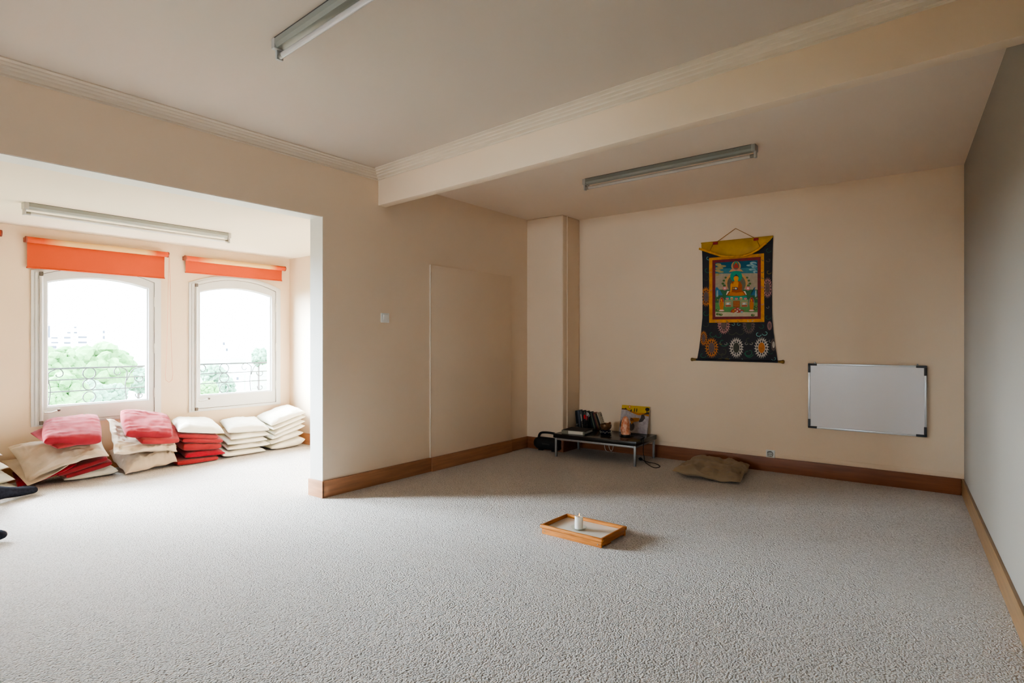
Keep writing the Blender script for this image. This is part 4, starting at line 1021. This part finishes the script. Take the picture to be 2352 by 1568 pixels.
for s, cx in ((1, 240), (-1, 1010)):
    pp_(2, 'rock_blue', [(cx-36, 700), (cx, 690), (cx+s*60, 760), (cx+s*110, 850), (cx-36 if s > 0 else cx+36, 860)]); pp_(3, 'cloud', [(cx-10, 760), (cx+14, 750), (cx+18, 880), (cx-20, 890)])
# throne, halo, figure
pe(2, 'petal', 622, 590, 225, 190, 30); pe(3, 'mandorla', 622, 625, 185, 190, 30)
for s in (1, -1):
    for (dx, y, r_) in ((250, 560, 26), (215, 500, 24), (270, 620, 28), (240, 660, 30)): pe(3, 'leaf', 622+s*dx, y, r_, r_*.8, 9)
    pe(4, 'pink', 622+s*232, 715, 45, 40, 12); pe(5, 'white', 622+s*232, 712, 22, 18, 8)
pe(4, 'halo', 618, 475, 120, 112, 28)
pe(2, 'petal', 615, 270, 95, 100, 20); pe(3, 'mandorla', 615, 262, 66, 78, 18); pe(4, 'halo', 615, 210, 42, 38, 14); pp_(5, 'maroon', [(560, 310), (580, 250), (600, 205), (630, 205), (655, 250), (670, 310)]); pe(6, 'robe', 615, 212, 14, 18, 10)
pp_(4, 'petal', [(470, 390), (520, 330), (615, 345), (710, 330), (765, 380), (700, 372), (615, 362), (530, 378)]); pp_(5, 'pink', [(525, 330), (615, 345), (705, 330), (690, 352), (615, 360), (540, 352)])
pp_(5, 'white', [(415, 840), (440, 770), (800, 770), (828, 840), (740, 862), (500, 866)]); pp_(6, 'robe_dark', [(425, 855), (470, 780), (540, 750), (700, 750), (770, 775), (815, 850), (720, 866), (520, 868)])
pp_(7, 'robe', [(450, 850), (500, 785), (620, 800), (740, 785), (790, 845), (700, 860), (540, 862)])
pp_(7, 'robe_dark', [(500, 760), (500, 640), (535, 585), (600, 560), (650, 560), (705, 590), (738, 650), (735, 760), (620, 780)]); pp_(8, 'skin', [(545, 690), (560, 600), (595, 560), (645, 560), (665, 600), (655, 700), (600, 710)])
pe(8, 'skin', 617, 515, 48, 60, 20); pp_(9, 'hair', [(566, 500), (572, 468), (600, 450), (618, 428), (636, 450), (662, 468), (668, 500), (650, 474), (617, 466), (585, 474)])
pp_(9, 'skin', [(505, 640), (535, 600), (550, 640), (540, 720), (520, 790), (498, 790)]); pp_(11, 'hair', [(540, 690), (640, 690), (650, 740), (545, 748)]); pe(12, 'white', 612, 718, 20, 18, 10); pe(12, 'skin', 570, 716, 22, 18, 10)
pp_(5, 'halo', [(415, 870), (828, 862), (840, 935), (405, 942)])
for i, x in enumerate((440, 530, 622, 715, 803)): pe(6, 'pink' if i % 2 == 0 else 'petal', x, 915, 32, 26, 10); pp_(7, 'rock_blue' if i % 2 == 0 else 'white', [(x-28, 905), (x-20, 892), (x+20, 892), (x+28, 905)])
pp_(4, 'throne', [(390, 942), (860, 936), (860, 1085), (390, 1088)]); pp_(5, 'robe_dark', [(556, 965), (690, 963), (690, 1090), (556, 1092)])
for k_ in range(4):
    for j_ in range(3): pe(6, 'petal', 578+k_*30, 990+j_*36, 10, 12, 4)
for x0 in (400, 725): pp_(5, 'petal', [(x0, 985), (x0+115, 983), (x0+115, 1082), (x0, 1084)]); pp_(6, 'cloud', [(x0+12, 998), (x0+102, 996), (x0+102, 1042), (x0+12, 1044)]); pp_(7, 'white', [(x0+30, 1004), (x0+80, 1003), (x0+74, 1036), (x0+24, 1038)]); pp_(6, 'maroon', [(x0+5, 1055), (x0+110, 1053), (x0+110, 1074), (x0+5, 1076)])
for cx in (325, 925):
    pe(4, 'grey', cx, 1000, 58, 110, 18); pp_(5, 'robe', [(cx-28, 1150), (cx-40, 1040), (cx-30, 960), (cx, 930), (cx+34, 960), (cx+44, 1040), (cx+30, 1150)]); pp_(6, 'maroon', [(cx-34, 990), (cx-20, 905), (cx+20, 890), (cx+44, 960), (cx+36, 1000), (cx+10, 960)]); pe(7, 'skin', cx-2, 950, 16, 22, 10); pe(5, 'pink', cx, 1158, 56, 18, 14); pe(6, 'white', cx, 1152, 48, 9, 14)
pp_(4, 'maroon', [(520, 1150), (580, 1110), (640, 1090), (700, 1120), (760, 1160), (800, 1150), (740, 1195), (620, 1205), (500, 1195)])
for (x, y, k_, r_) in ((600, 1140, 'petal', 22), (650, 1120, 'pink', 20), (690, 1140, 'cloud', 20), (560, 1170, 'robe', 24), (730, 1185, 'cloud', 26), (640, 1170, 'white', 18), (610, 1205, 'cream', 30)): pe(5, k_, x, y, r_, r_*.8, 10)
for (x, y) in ((240, 1150), (250, 1230), (310, 1240), (1000, 1130), (1010, 1080), (950, 1250), (240, 950), (1020, 920)): pe(3, 'leaf', x, y, 40, 24, 9); pe(4, 'tree_gold', x+10, y-6, 16, 10, 7)
q.build('painted_panel', PML, th)
# yellow veil gathered up at the top, with its rolled hem
q = MB()
top_l, top_r = (225, 258), (940, 188)
low = [(225, 310), (300, 335), (400, 372), (500, 392), (600, 392), (700, 370), (790, 330), (850, 275), (900, 240), (935, 200)]
def interp(P_, u):
    x = P_[0][0]+(P_[-1][0]-P_[0][0])*u
    for a, b_ in zip(P_, P_[1:]):
        if a[0] <= x <= b_[0]: return (x, a[1]+(b_[1]-a[1])*(x-a[0])/(b_[0]-a[0]))
    return P_[-1]
def vf(u, v):
    a = (top_l[0]+(top_r[0]-top_l[0])*u, top_l[1]+(top_r[1]-top_l[1])*u); b_ = interp(low, u)
    p = TH(a[0]+(b_[0]-a[0])*v, a[1]+(b_[1]-a[1])*v, 8); p.x -= .006+.014*math.sin(PI*v)*math.sin(PI*u)+.004*noise.noise(Vector((u*6, v*3, 0))); return p
q.grid(vf, 30, 8); q.build('veil', TMt['veil'], th, smooth=True)
q = MB()
hem = [(208, 312), (260, 328), (330, 352), (420, 382), (520, 395), (620, 388), (720, 362), (800, 318), (850, 272), (878, 255)]
q.tube([TH(x, y, 8)+Vector((-.022, 0, 0)) for x, y in hem], [.011, .013, .013, .011, .010, .010, .011, .012, .013, .012], 10); q.build('veil_hem', TMt['roll'], th, smooth=True)
q = MB(); q.tube([TH(x, y, 0)+Vector((-.004, 0, 0)) for x, y in ((222, 256), (580, 222), (940, 186))], .007, 8); q.build('top_stick', TMt['veil'], th, smooth=True)
for (x, y) in ((365, 256), (772, 216)):
    q = MB(); w = 24
    a, b_, c_, d_ = [TH(x+dx, y+dy, 8)+Vector((-.014, 0, 0)) for dx, dy in ((-w, -10), (w, -15), (w, 12), (-w, 16))]
    q.hexa([a, b_, b_+Vector((.014, 0, 0)), a+Vector((.014, 0, 0)), d_, c_, c_+Vector((.014, 0, 0)), d_+Vector((.014, 0, 0))]); q.build('cord_tab', TMt['cherry'], th)
q = MB(); c3 = [TH(x, y, 8)+Vector((-.010, 0, 0)) for x, y in ((385, 240), (568, 108), (765, 208))]
q.tube(c3, .0035, 6); q.tube([TH(345, 270, 8)+Vector((-.03, 0, 0)), TH(318, 330, 8)+Vector((-.032, 0, 0))], .003, 6); q.tube([TH(785, 225, 8)+Vector((-.03, 0, 0)), TH(820, 300, 8)+Vector((-.032, 0, 0))], .003, 6)
q.build('hanging_cord', TMt['cord'], th, smooth=True)
q = MB(); a, b_ = TH(150, 1417, 0), TH(1020, 1440, 0); a.x = b_.x = XB-.018; q.tube([a, b_], .011, 12); q.build('bottom_rod', TMt['navy'], th, smooth=True)
for p, s in ((a, 1), (b_, -1)):
    q = MB(); q.lathe([(.010, 0), (.012, .012), (.013, .03), (.018, .045), (.019, .052), (.014, .060), (.003, .063)], 16, (p.x, p.y-s*.03, p.z), axis='y')
    if s < 0:
        q = MB(); q.lathe([(.003, -.063), (.014, -.060), (.019, -.052), (.018, -.045), (.013, -.03), (.012, -.012), (.010, 0)], 16, (p.x, p.y-s*.03, p.z), axis='y')
    q.build('rod_knob', TMt['brass'], th, smooth=True)

# ------------------------------------------------------------------ person at the left edge (only the socked feet reach into the picture)
def skinned(name, verts, edges, radii, root=0, sub=1):
    me = bpy.data.meshes.new(name); me.from_pydata([tuple(v) for v in verts], edges, []); me.update()
    o = bpy.data.objects.new(name, me); COL.objects.link(o)
    md = o.modifiers.new('skin', 'SKIN'); md.use_smooth_shade = True
    for i, r_ in enumerate(radii):
        sv = me.skin_vertices[0].data[i]; sv.radius = (r_, r_) if not isinstance(r_, tuple) else r_; sv.use_root = (i == root)
    s2 = o.modifiers.new('sub', 'SUBSURF'); s2.levels = s2.render_levels = sub
    dg = bpy.context.evaluated_depsgraph_get(); ev = o.evaluated_get(dg); m2 = bpy.data.meshes.new_from_object(ev)
    bpy.data.objects.remove(o); m2.name = name
    return m2
def link_mesh(name, me, m, parent):
    me.materials.clear(); me.materials.append(m)
    for p in me.polygons: p.use_smooth = True
    inv = parent.matrix_basis.inverted(); me.transform(inv)
    o = bpy.data.objects.new(name, me); COL.objects.link(o); o.parent = parent; return o
pel = V(.50, 5.46, .13)
per = thing('person', (.50, 5.46, 0), label='person seated on the carpet at the left edge, legs apart, dark grey socks showing', cat='person')
h1, k1, a1 = V(.56, 5.57, .13), V(.93, 5.70, .27), V(1.215, 5.885, .085)
h2, k2, a2 = V(.58, 5.36, .13), V(.74, 5.02, .27), V(.79, 4.70, .085)
b1_, t1 = V(1.40, 5.965, .050), V(1.485, 6.003, .038)
b2_, t2 = V(.965, 4.745, .050), V(1.030, 4.768, .038)
neck, head = V(.42, 5.44, .66), V(.44, 5.44, .80)
chest = V(.42, 5.445, .50); waist = V(.46, 5.455, .28)
sh1, el1, wr1, ha1 = V(.44, 5.62, .57), V(.52, 5.70, .36), V(.74, 5.66, .30), V(.84, 5.67, .315)
sh2, el2, wr2, ha2 = V(.44, 5.26, .57), V(.50, 5.20, .36), V(.66, 5.15, .30), V(.70, 5.08, .315)
vs = [pel, waist, chest, neck, head+V(0, 0, -.07), head, head+V(.0, 0, .07), h1, k1, a1, b1_, t1, h2, k2, a2, b2_, t2, sh1, el1, wr1, ha1, sh2, el2, wr2, ha2]
es = [(0, 1), (1, 2), (2, 3), (3, 4), (4, 5), (5, 6), (0, 7), (7, 8), (8, 9), (9, 10), (10, 11), (0, 12), (12, 13), (13, 14), (14, 15), (15, 16), (2, 17), (17, 18), (18, 19), (19, 20), (2, 21), (21, 22), (22, 23), (23, 24)]
rs = [.12, .115, .13, .055, .062, .085, .06, .085, .055, .036, .036, .026, .085, .055, .036, .036, .026, .05, .038, .026, .03, .05, .038, .026, .03]
for (w, h_, sd) in ((wr1, ha1, 1), (wr2, ha2, -1)):
    hi = vs.index(h_); d = (h_-w).normalized(); sdv = V(-d.y, d.x, 0)*sd
    for k in range(4):
        off = sdv*(-.026+.0175*k); l = (.062, .074, .070, .055)[k]
        i0 = len(vs); vs += [h_+off+d*.02, h_+off+d*(.02+l*.55)+V(0, 0, -.004), h_+off+d*(.02+l)+V(0, 0, -.018)]; es += [(hi, i0), (i0, i0+1), (i0+1, i0+2)]; rs += [.0095, .0085, .007]
    i0 = len(vs); vs += [h_-d*.03+sdv*-.035, h_+d*.005+sdv*-.052]; es += [(hi, i0), (i0, i0+1)]; rs += [.011, .009]
link_mesh('body', skinned('body', vs, es, rs, 0, 2), M['skin'], per)
# face, ears and hair
q = MB(); hc = head+V(.0, 0, .0)
q.tube([hc+V(.078, 0, .012), hc+V(.104, 0, -.02), hc+V(.082, 0, -.026)], [.007, .013, .009], 8); q.build('nose', M['skin'], per, smooth=True)
for s in (-1, 1):
    q = MB(); q.lathe([(.001, -.011), (.009, -.007), (.011, 0), (.009, .007), (.001, .011)], 10, (hc.x+.075, hc.y+s*.032, hc.z+.012)); q.build('eye', M['white_plastic'], per, smooth=True)
    q = MB(); q.tube([hc+V(0, s*.085, .02), hc+V(-.008, s*.096, 0), hc+V(0, s*.085, -.03)], .010, 8); q.build('ear', M['skin'], per, smooth=True)
q = MB(); q.tube([hc+V(.076, -.022, -.048), hc+V(.085, 0, -.050), hc+V(.076, .022, -.048)], .006, 8); q.build('mouth', M['dullred'], per, smooth=True)
q = MB()
def hairf(u, v):
    a = 2*PI*u; e = PI*.5*v*1.25; r_ = .100+.006*noise.noise(Vector((u*14, v*5, 0)))
    f = 1.0 if math.cos(a) < .35 else (.62 if v > .6 else 1.0)
    e *= f; return (hc.x-.012+r_*math.sin(e)*math.cos(a), hc.y+r_*.95*math.sin(e)*math.sin(a), hc.z+.028+r_*math.cos(e))
q.grid(hairf, 30, 10); q.build('hair', M['hair'], per, smooth=True)
link_mesh('shirt', skinned('shirt', [waist-V(0, 0, .06), waist, chest, chest+V(0, 0, .09), sh1, el1.lerp(sh1, .2), sh2, el2.lerp(sh2, .2)], [(0, 1), (1, 2), (2, 3), (2, 4), (4, 5), (2, 6), (6, 7)], [.135, .132, .145, .075, .065, .058, .065, .058], 0, 2), M['shirt'], per)
link_mesh('trousers', skinned('trousers', [pel, pel+V(-.01, 0, .07), h1, k1, a1.lerp(k1, .28), h2, k2, a2.lerp(k2, .28)], [(0, 1), (0, 2), (2, 3), (3, 4), (0, 5), (5, 6), (6, 7)], [.128, .135, .098, .070, .056, .098, .070, .056], 0, 2), M['trousers'], per)
for (kk, aa, bb_, tt) in ((k1, a1, b1_, t1), (k2, a2, b2_, t2)):
    d = (tt-aa).normalized(); heel = aa-d*.055+V(0, 0, -.035)
    m_ = skinned('sock', [aa.lerp(kk, .12), aa, heel, aa.lerp(bb_, .5)+V(0, 0, -.005), bb_, tt], [(0, 1), (1, 2), (1, 3), (3, 4), (4, 5)], [.048, .049, .036, .046, (.050, .038), (.041, .028)], 1, 2)
    zmin = min(v.co.z for v in m_.vertices); m_.transform(Matrix.Translation((0, 0, .004-zmin if zmin < .004 else 0)))
    sk = link_mesh('sock', m_, M['sock'], per)
    m_ = skinned('sock_cuff', [aa.lerp(kk, .08)+V(0, 0, .012), aa.lerp(kk, .22)+V(0, 0, .006)], [(0, 1)], [.051, .052], 0, 2)
    link_mesh('sock_cuff', m_, M['sock_cuff'], per)

# ------------------------------------------------------------------ outside
M['iron'] = mat('wrought_iron', lin(.03, .035, .032), .5, .3, var=.3)
def spiral(c, r, a0, a1, y, shrink=.75, n=26):
    return [(c[0]+r*(1-shrink*i/n)*math.cos(a0+(a1-a0)*i/n), y, c[1]+r*(1-shrink*i/n)*math.sin(a0+(a1-a0)*i/n)) for i in range(n+1)]
def railing(c, label):
    y = YW+.30; zt, zb = .985, .62
    t = thing('window_railing', (c, y, zb-.1), label=label, cat='railing', group='wrought iron railings outside the arched windows')
    for z in (zt, .875, .76, zb):
        q = MB(); q.tube([(c-.60, y, z), (c+.60, y, z)], .006 if z not in (zt, zb) else .009, 6); q.build('bar', M['iron'], t, smooth=True)
    for s in (-1, 1):
        q = MB(); q.tube([(c+s*.60, YW+.19, zt), (c+s*.60, y, zt), (c+s*.60, y, zb), (c+s*.60, YW+.19, zb)], .009, 6); q.build('bracket', M['iron'], t, smooth=True)
        q = MB(); q.tube(spiral((c+s*.26, .93), .055, PI*.5 if s > 0 else PI*.5, PI*.5-s*-1*4.6, y), .005, 6); q.tube(spline([(c+s*.26, y, .985), (c+s*.33, y, .95), (c+s*.335, y, .88), (c+s*.32, y, .78), (c+s*.335, y, zb)]), .005, 6); q.build('scroll', M['iron'], t, smooth=True)
        q = MB(); q.tube(spiral((c+s*.46, .86), .055, PI*.9, PI*.9+s*5, y), .005, 6); q.tube(spline([(c+s*.335, y, .84), (c+s*.39, y, .95), (c+s*.50, y, .982)]), .005, 6); q.tube(spiral((c+s*.46, .68), .045, PI*.9, PI*.9+s*5, y), .005, 6); q.build('scroll', M['iron'], t, smooth=True)
    for z in (.930, .8175, .69):
        q = MB(); q.tube([(c+.055*math.cos(2*PI*k/24), y, z+.055*math.sin(2*PI*k/24)) for k in range(24)], .005, 6, closed=True); q.build('ring', M['iron'], t, smooth=True)
for c, lb in zip(WIN, ['wrought iron scroll railing outside the right window by the corner', 'wrought iron scroll railing outside the left window', 'wrought iron scroll railing outside the window beyond the left edge']): railing(c, lb)

GZ = -11.0
M['ground'] = mat('garden_ground', lin(.10, .13, .08), .9, var=.5, vscale=.15)
tag(boxes((-150, 320, 12, 420, GZ-.3, GZ)).build('garden_ground', M['ground']), kind='structure')
M['leaf1'] = mat('foliage', lin(.045, .12, .035), .8, col2=lin(.11, .22, .08), vscale=1.2, spec=.1)
M['leaf2'] = mat('foliage_blue', lin(.065, .135, .085), .8, col2=lin(.12, .20, .13), vscale=1.0, spec=.1)
M['trunk'] = mat('bark', lin(.08, .06, .05), .8, var=.3)
def at(px, py, dist):
    d = ray(px, py); L_ = math.hypot(d[0], d[1]); t = dist/L_; return V(d[0]*t, d[1]*t, H+d[2]*t)
def tree(px, py_top, wpx, dist, m, label, seed):
    rnd = random.Random(seed); top = at(px, py_top, dist); W = wpx/F_PX*dist*1.0; R0 = W/2
    t = thing('tree', (top.x, top.y, GZ), label=label, cat='tree', group='trees seen through the windows')
    bm = bmesh.new()
    cz = top.z-R0*.85
    for k in range(80):
        u = rnd.random()*2*PI; ph = math.acos(1-1.6*rnd.random()); sh_ = .62+.22*rnd.random(); rr = R0*sh_*math.sin(ph); r_ = R0*(.15+.12*rnd.random()); zz = cz+R0*sh_*math.cos(ph)*.95
        if k == 0: rr, r_, zz = 0, R0*.72, cz
        g = bmesh.ops.create_icosphere(bm, subdivisions=(4 if k == 0 else 2), radius=r_, matrix=Matrix.Translation((rr*math.cos(u), rr*math.sin(u), zz-GZ)))
        for v in g['verts']:
            nn_ = noise.fractal(v.co*(2.2/R0)*1.6+Vector((seed, k, 0)), 1, 2.2, 3); c_ = Vector((rr*math.cos(u), rr*math.sin(u), zz-GZ)); v.co += (v.co-c_)*(nn_*.55)
    me = bpy.data.meshes.new('foliage'); bm.to_mesh(me); bm.free(); me.materials.append(m)
    for p in me.polygons: p.use_smooth = False
    o = bpy.data.objects.new('foliage', me); COL.objects.link(o); o.parent = t
    q = MB(); q.tube([(top.x, top.y, GZ), (top.x, top.y, cz-R0*.2)], [R0*.12, R0*.07], 8); q.build('trunk', M['trunk'], t, smooth=True)
TREES = [(228, 792, 118, 46, 'leaf1', 'round green tree in the middle of the left window view'), (128, 800, 90, 40, 'leaf1', 'green tree at the left side of the left window view'), (150, 862, 80, 24, 'leaf1', 'bright green shrub low at the left behind the window railing'), (200, 878, 70, 28, 'leaf2', 'low green shrub behind the middle of the left window railing'),
         (262, 880, 46, 34, 'leaf2', 'small shrub low at the right behind the left window railing'), (318, 842, 60, 60, 'leaf2', 'distant pale tree at the right side of the left window view'), (116, 900, 40, 20, 'leaf1', 'shrub in the bottom left corner of the left window view'),
         (492, 838, 50, 80, 'leaf2', 'distant pale tree at the left of the right window view'), (520, 868, 40, 44, 'leaf2', 'small shrub behind the middle of the right window railing'), (480, 876, 44, 36, 'leaf1', 'shrub low at the left behind the right window railing'), (594, 800, 44, 90, 'leaf2', 'tall pale tree at the right side of the right window view'), (60, 812, 110, 50, 'leaf1', 'green tree hidden mostly by the left frame of the left window')]
for i, (px, py, w, ds_, m_, lb) in enumerate(TREES): tree(px, py, w, ds_, M[m_], lb, i+1)
M['facade'] = mat('pale_facade', lin(.80, .80, .80), .8, var=.05, vscale=.3)
M['slot'] = mat('blue_grey_glass', lin(.035, .045, .07), .4, var=.3, vscale=.5)
M['roof'] = mat('pale_roof', lin(.62, .55, .50), .8, var=.15, vscale=.4)
def facade(name, px0, px1, py_top, dist, depth, slots, label, z1=None):
    a, b_ = at(px0, py_top, dist), at(px1, py_top, dist); d = (b_-a); d.z = 0; L_ = d.length; ang_ = math.atan2(d.y, d.x)
    t = thing(name, (a.x, a.y, GZ), ang_, label, 'building', 'buildings seen through the windows'); T_ = t.matrix_basis.copy()
    zt_ = a.z
    q = MB(); q.T = Matrix.Translation((a.x, a.y, 0)) @ Matrix.Rotation(ang_, 4, 'Z'); q.box(0, L_, 0, depth, GZ, zt_); q.build('wall', M['facade'], t)
    q = MB(); q.T = Matrix.Translation((a.x, a.y, 0)) @ Matrix.Rotation(ang_, 4, 'Z'); q.box(-.2, L_+.2, -.3, depth+.3, zt_, zt_+.5); q.build('roof', M['facade'], t)
    for (u0, u1, py0, py1) in slots:
        z1_, z0_ = at(px0, py0, dist).z, at(px0, py1, dist).z
        q = MB(); q.T = Matrix.Translation((a.x, a.y, 0)) @ Matrix.Rotation(ang_, 4, 'Z'); q.box(L_*u0, L_*u1, -.15, .3, z0_, z1_); q.build('window', M['slot'], t)
facade('apartment_building', 108, 135, 742, 120, 14, [(.1, .25, 748, 775), (.35, .9, 774, 777), (.35, .95, 785, 788), (.1, .8, 794, 800)], 'pale stepped apartment block at the far left of the left window view')
facade('apartment_building', 144, 164, 738, 118, 5, [(.15, .9, 773, 777), (.15, .9, 785, 789), (.2, .95, 796, 800), (.3, .95, 808, 813), (.6, 1.0, 819, 823), (.5, .9, 762, 765)], 'white apartment block with dark balcony slots behind the trees')
facade('apartment_building', 168, 178, 728, 126, 9, [(.2, .9, 750, 753), (.2, .9, 762, 765)], 'narrow white tower block with two dark openings')
facade('apartment_building', 179, 203, 758, 122, 3, [(.0, .85, 772, 776), (.0, .85, 784, 788), (.1, .5, 796, 799)], 'white block with long blue window bands')
facade('apartment_building', 228, 244, 750, 150, 14, [(.5, .8, 759, 765), (.5, .8, 771, 778)], 'faint tower block in the middle distance of the left window view')
facade('house', 290, 338, 858, 70, 8, [(.2, .3, 866, 872)], 'white house low at the right of the left window view')
facade('house', 206, 262, 866, 66, 8, [(.3, .4, 872, 878)], 'white house behind the middle ring of the left window railing')
facade('apartment_building', 505, 528, 772, 140, 14, [(.3, .5, 786, 792), (.6, .8, 800, 806)], 'very pale apartment block in the middle of the right window view')
facade('house', 536, 560, 858, 60, 8, [(.3, .5, 866, 872)], 'white house behind the right window railing')
q = MB(); pA = at(571, 778, 55); q.tube([(pA.x, pA.y, GZ), pA], .22, 8)
pl = thing('street_mast', (pA.x, pA.y, GZ), label='slender white mast with a crossbar outside the right window', cat='mast'); q.build('pole', M['facade'], pl, smooth=True)
q = MB(); q.tube([(pA.x-1.0, pA.y+.6, pA.z), (pA.x+1.0, pA.y-.6, pA.z)], .14, 8); q.build('crossbar', M['facade'], pl, smooth=True)

# ------------------------------------------------------------------ light
w = bpy.data.worlds.new('World'); SC.world = w; w.use_nodes = True
nt = w.node_tree; bg = nt.nodes['Background']
SKY = 6.0
EL_, AZ_ = math.radians(31), math.radians(38)
GL_ = math.radians(13)      # bright haze low over the horizon
SUND = V(-math.sin(AZ_)*math.cos(EL_), math.cos(AZ_)*math.cos(EL_), math.sin(EL_))     # towards the hazy sun
N = nt.nodes; L = nt.links
tc = N.new('ShaderNodeTexCoord'); nm = N.new('ShaderNodeVectorMath'); nm.operation = 'NORMALIZE'
dt = N.new('ShaderNodeVectorMath'); dt.operation = 'DOT_PRODUCT'; dt.inputs[1].default_value = V(-math.sin(AZ_)*math.cos(GL_), math.cos(AZ_)*math.cos(GL_), math.sin(GL_))
L.new(tc.outputs['Generated'], nm.inputs[0]); L.new(nm.outputs[0], dt.inputs[0])
cl = N.new('ShaderNodeMath'); cl.operation = 'MAXIMUM'; cl.inputs[1].default_value = 0; L.new(dt.outputs['Value'], cl.inputs[0])
pw = N.new('ShaderNodeMath'); pw.operation = 'POWER'; pw.inputs[1].default_value = 7; L.new(cl.outputs[0], pw.inputs[0])
ma = N.new('ShaderNodeMath'); ma.operation = 'MULTIPLY_ADD'; ma.inputs[1].default_value = 4.0*SKY; ma.inputs[2].default_value = SKY; L.new(pw.outputs[0], ma.inputs[0])
L.new(ma.outputs[0], bg.inputs['Strength'])
bg.inputs['Color'].default_value = lin(.76, .89, 1.0)
sl_ = bpy.data.lights.new('hazy_sun', 'SUN'); sl_.energy = 5.0; sl_.angle = math.radians(30); sl_.color = (.93, .97, 1.0)
so_ = bpy.data.objects.new('hazy_sun', sl_); COL.objects.link(so_)
so_.matrix_basis = Matrix.Translation((0, 20, 20)) @ SUND.to_track_quat('Z', 'Y').to_matrix().to_4x4()
for i, c in enumerate(WIN):
    l = bpy.data.lights.new('sky_portal', 'AREA'); l.shape = 'RECTANGLE'; l.size = 1.0; l.size_y = 1.5; l.cycles.is_portal = True
    o = bpy.data.objects.new('sky_portal', l); COL.objects.link(o)
    o.matrix_basis = Matrix.Translation((c, YW+.21, 1.25)) @ Matrix.Rotation(-PI/2, 4, 'X')

l = bpy.data.lights.new('sky_portal', 'AREA'); l.shape = 'RECTANGLE'; l.size = RZ1-RZ0; l.size_y = RY1-RY0; l.cycles.is_portal = True
o = bpy.data.objects.new('sky_portal', l); COL.objects.link(o)
o.matrix_basis = Matrix.Translation((XR-.15, (RY0+RY1)/2, (RZ0+RZ1)/2)) @ Matrix.Rotation(-PI/2, 4, 'Y')
# ------------------------------------------------------------------ camera
cam = bpy.data.cameras.new('camera'); cam.sensor_width = 36.0; cam.lens = F_PX/2352*36.0; cam.clip_start = .02; cam.clip_end = 1000
co = bpy.data.objects.new('camera', cam); COL.objects.link(co)
co.matrix_basis = Matrix.Translation((0, 0, H)) @ Matrix.Rotation(YAW-PI/2, 4, 'Z') @ Matrix.Rotation(PI/2, 4, 'X')
SC.camera = co
SC.cycles.max_bounces = 10; SC.cycles.diffuse_bounces = 7; SC.cycles.glossy_bounces = 3; SC.cycles.transparent_max_bounces = 12
SC.cycles.use_adaptive_sampling = True; SC.cycles.adaptive_threshold = .6; SC.cycles.adaptive_min_samples = 40
SC.cycles.caustics_reflective = False; SC.cycles.caustics_refractive = False
SC.cycles.use_denoising = True
SC.cycles.sample_clamp_indirect = 6.0
SC.view_settings.view_transform = 'AgX'
SC.view_settings.look = 'AgX - Medium High Contrast'
SC.view_settings.exposure = 2.8
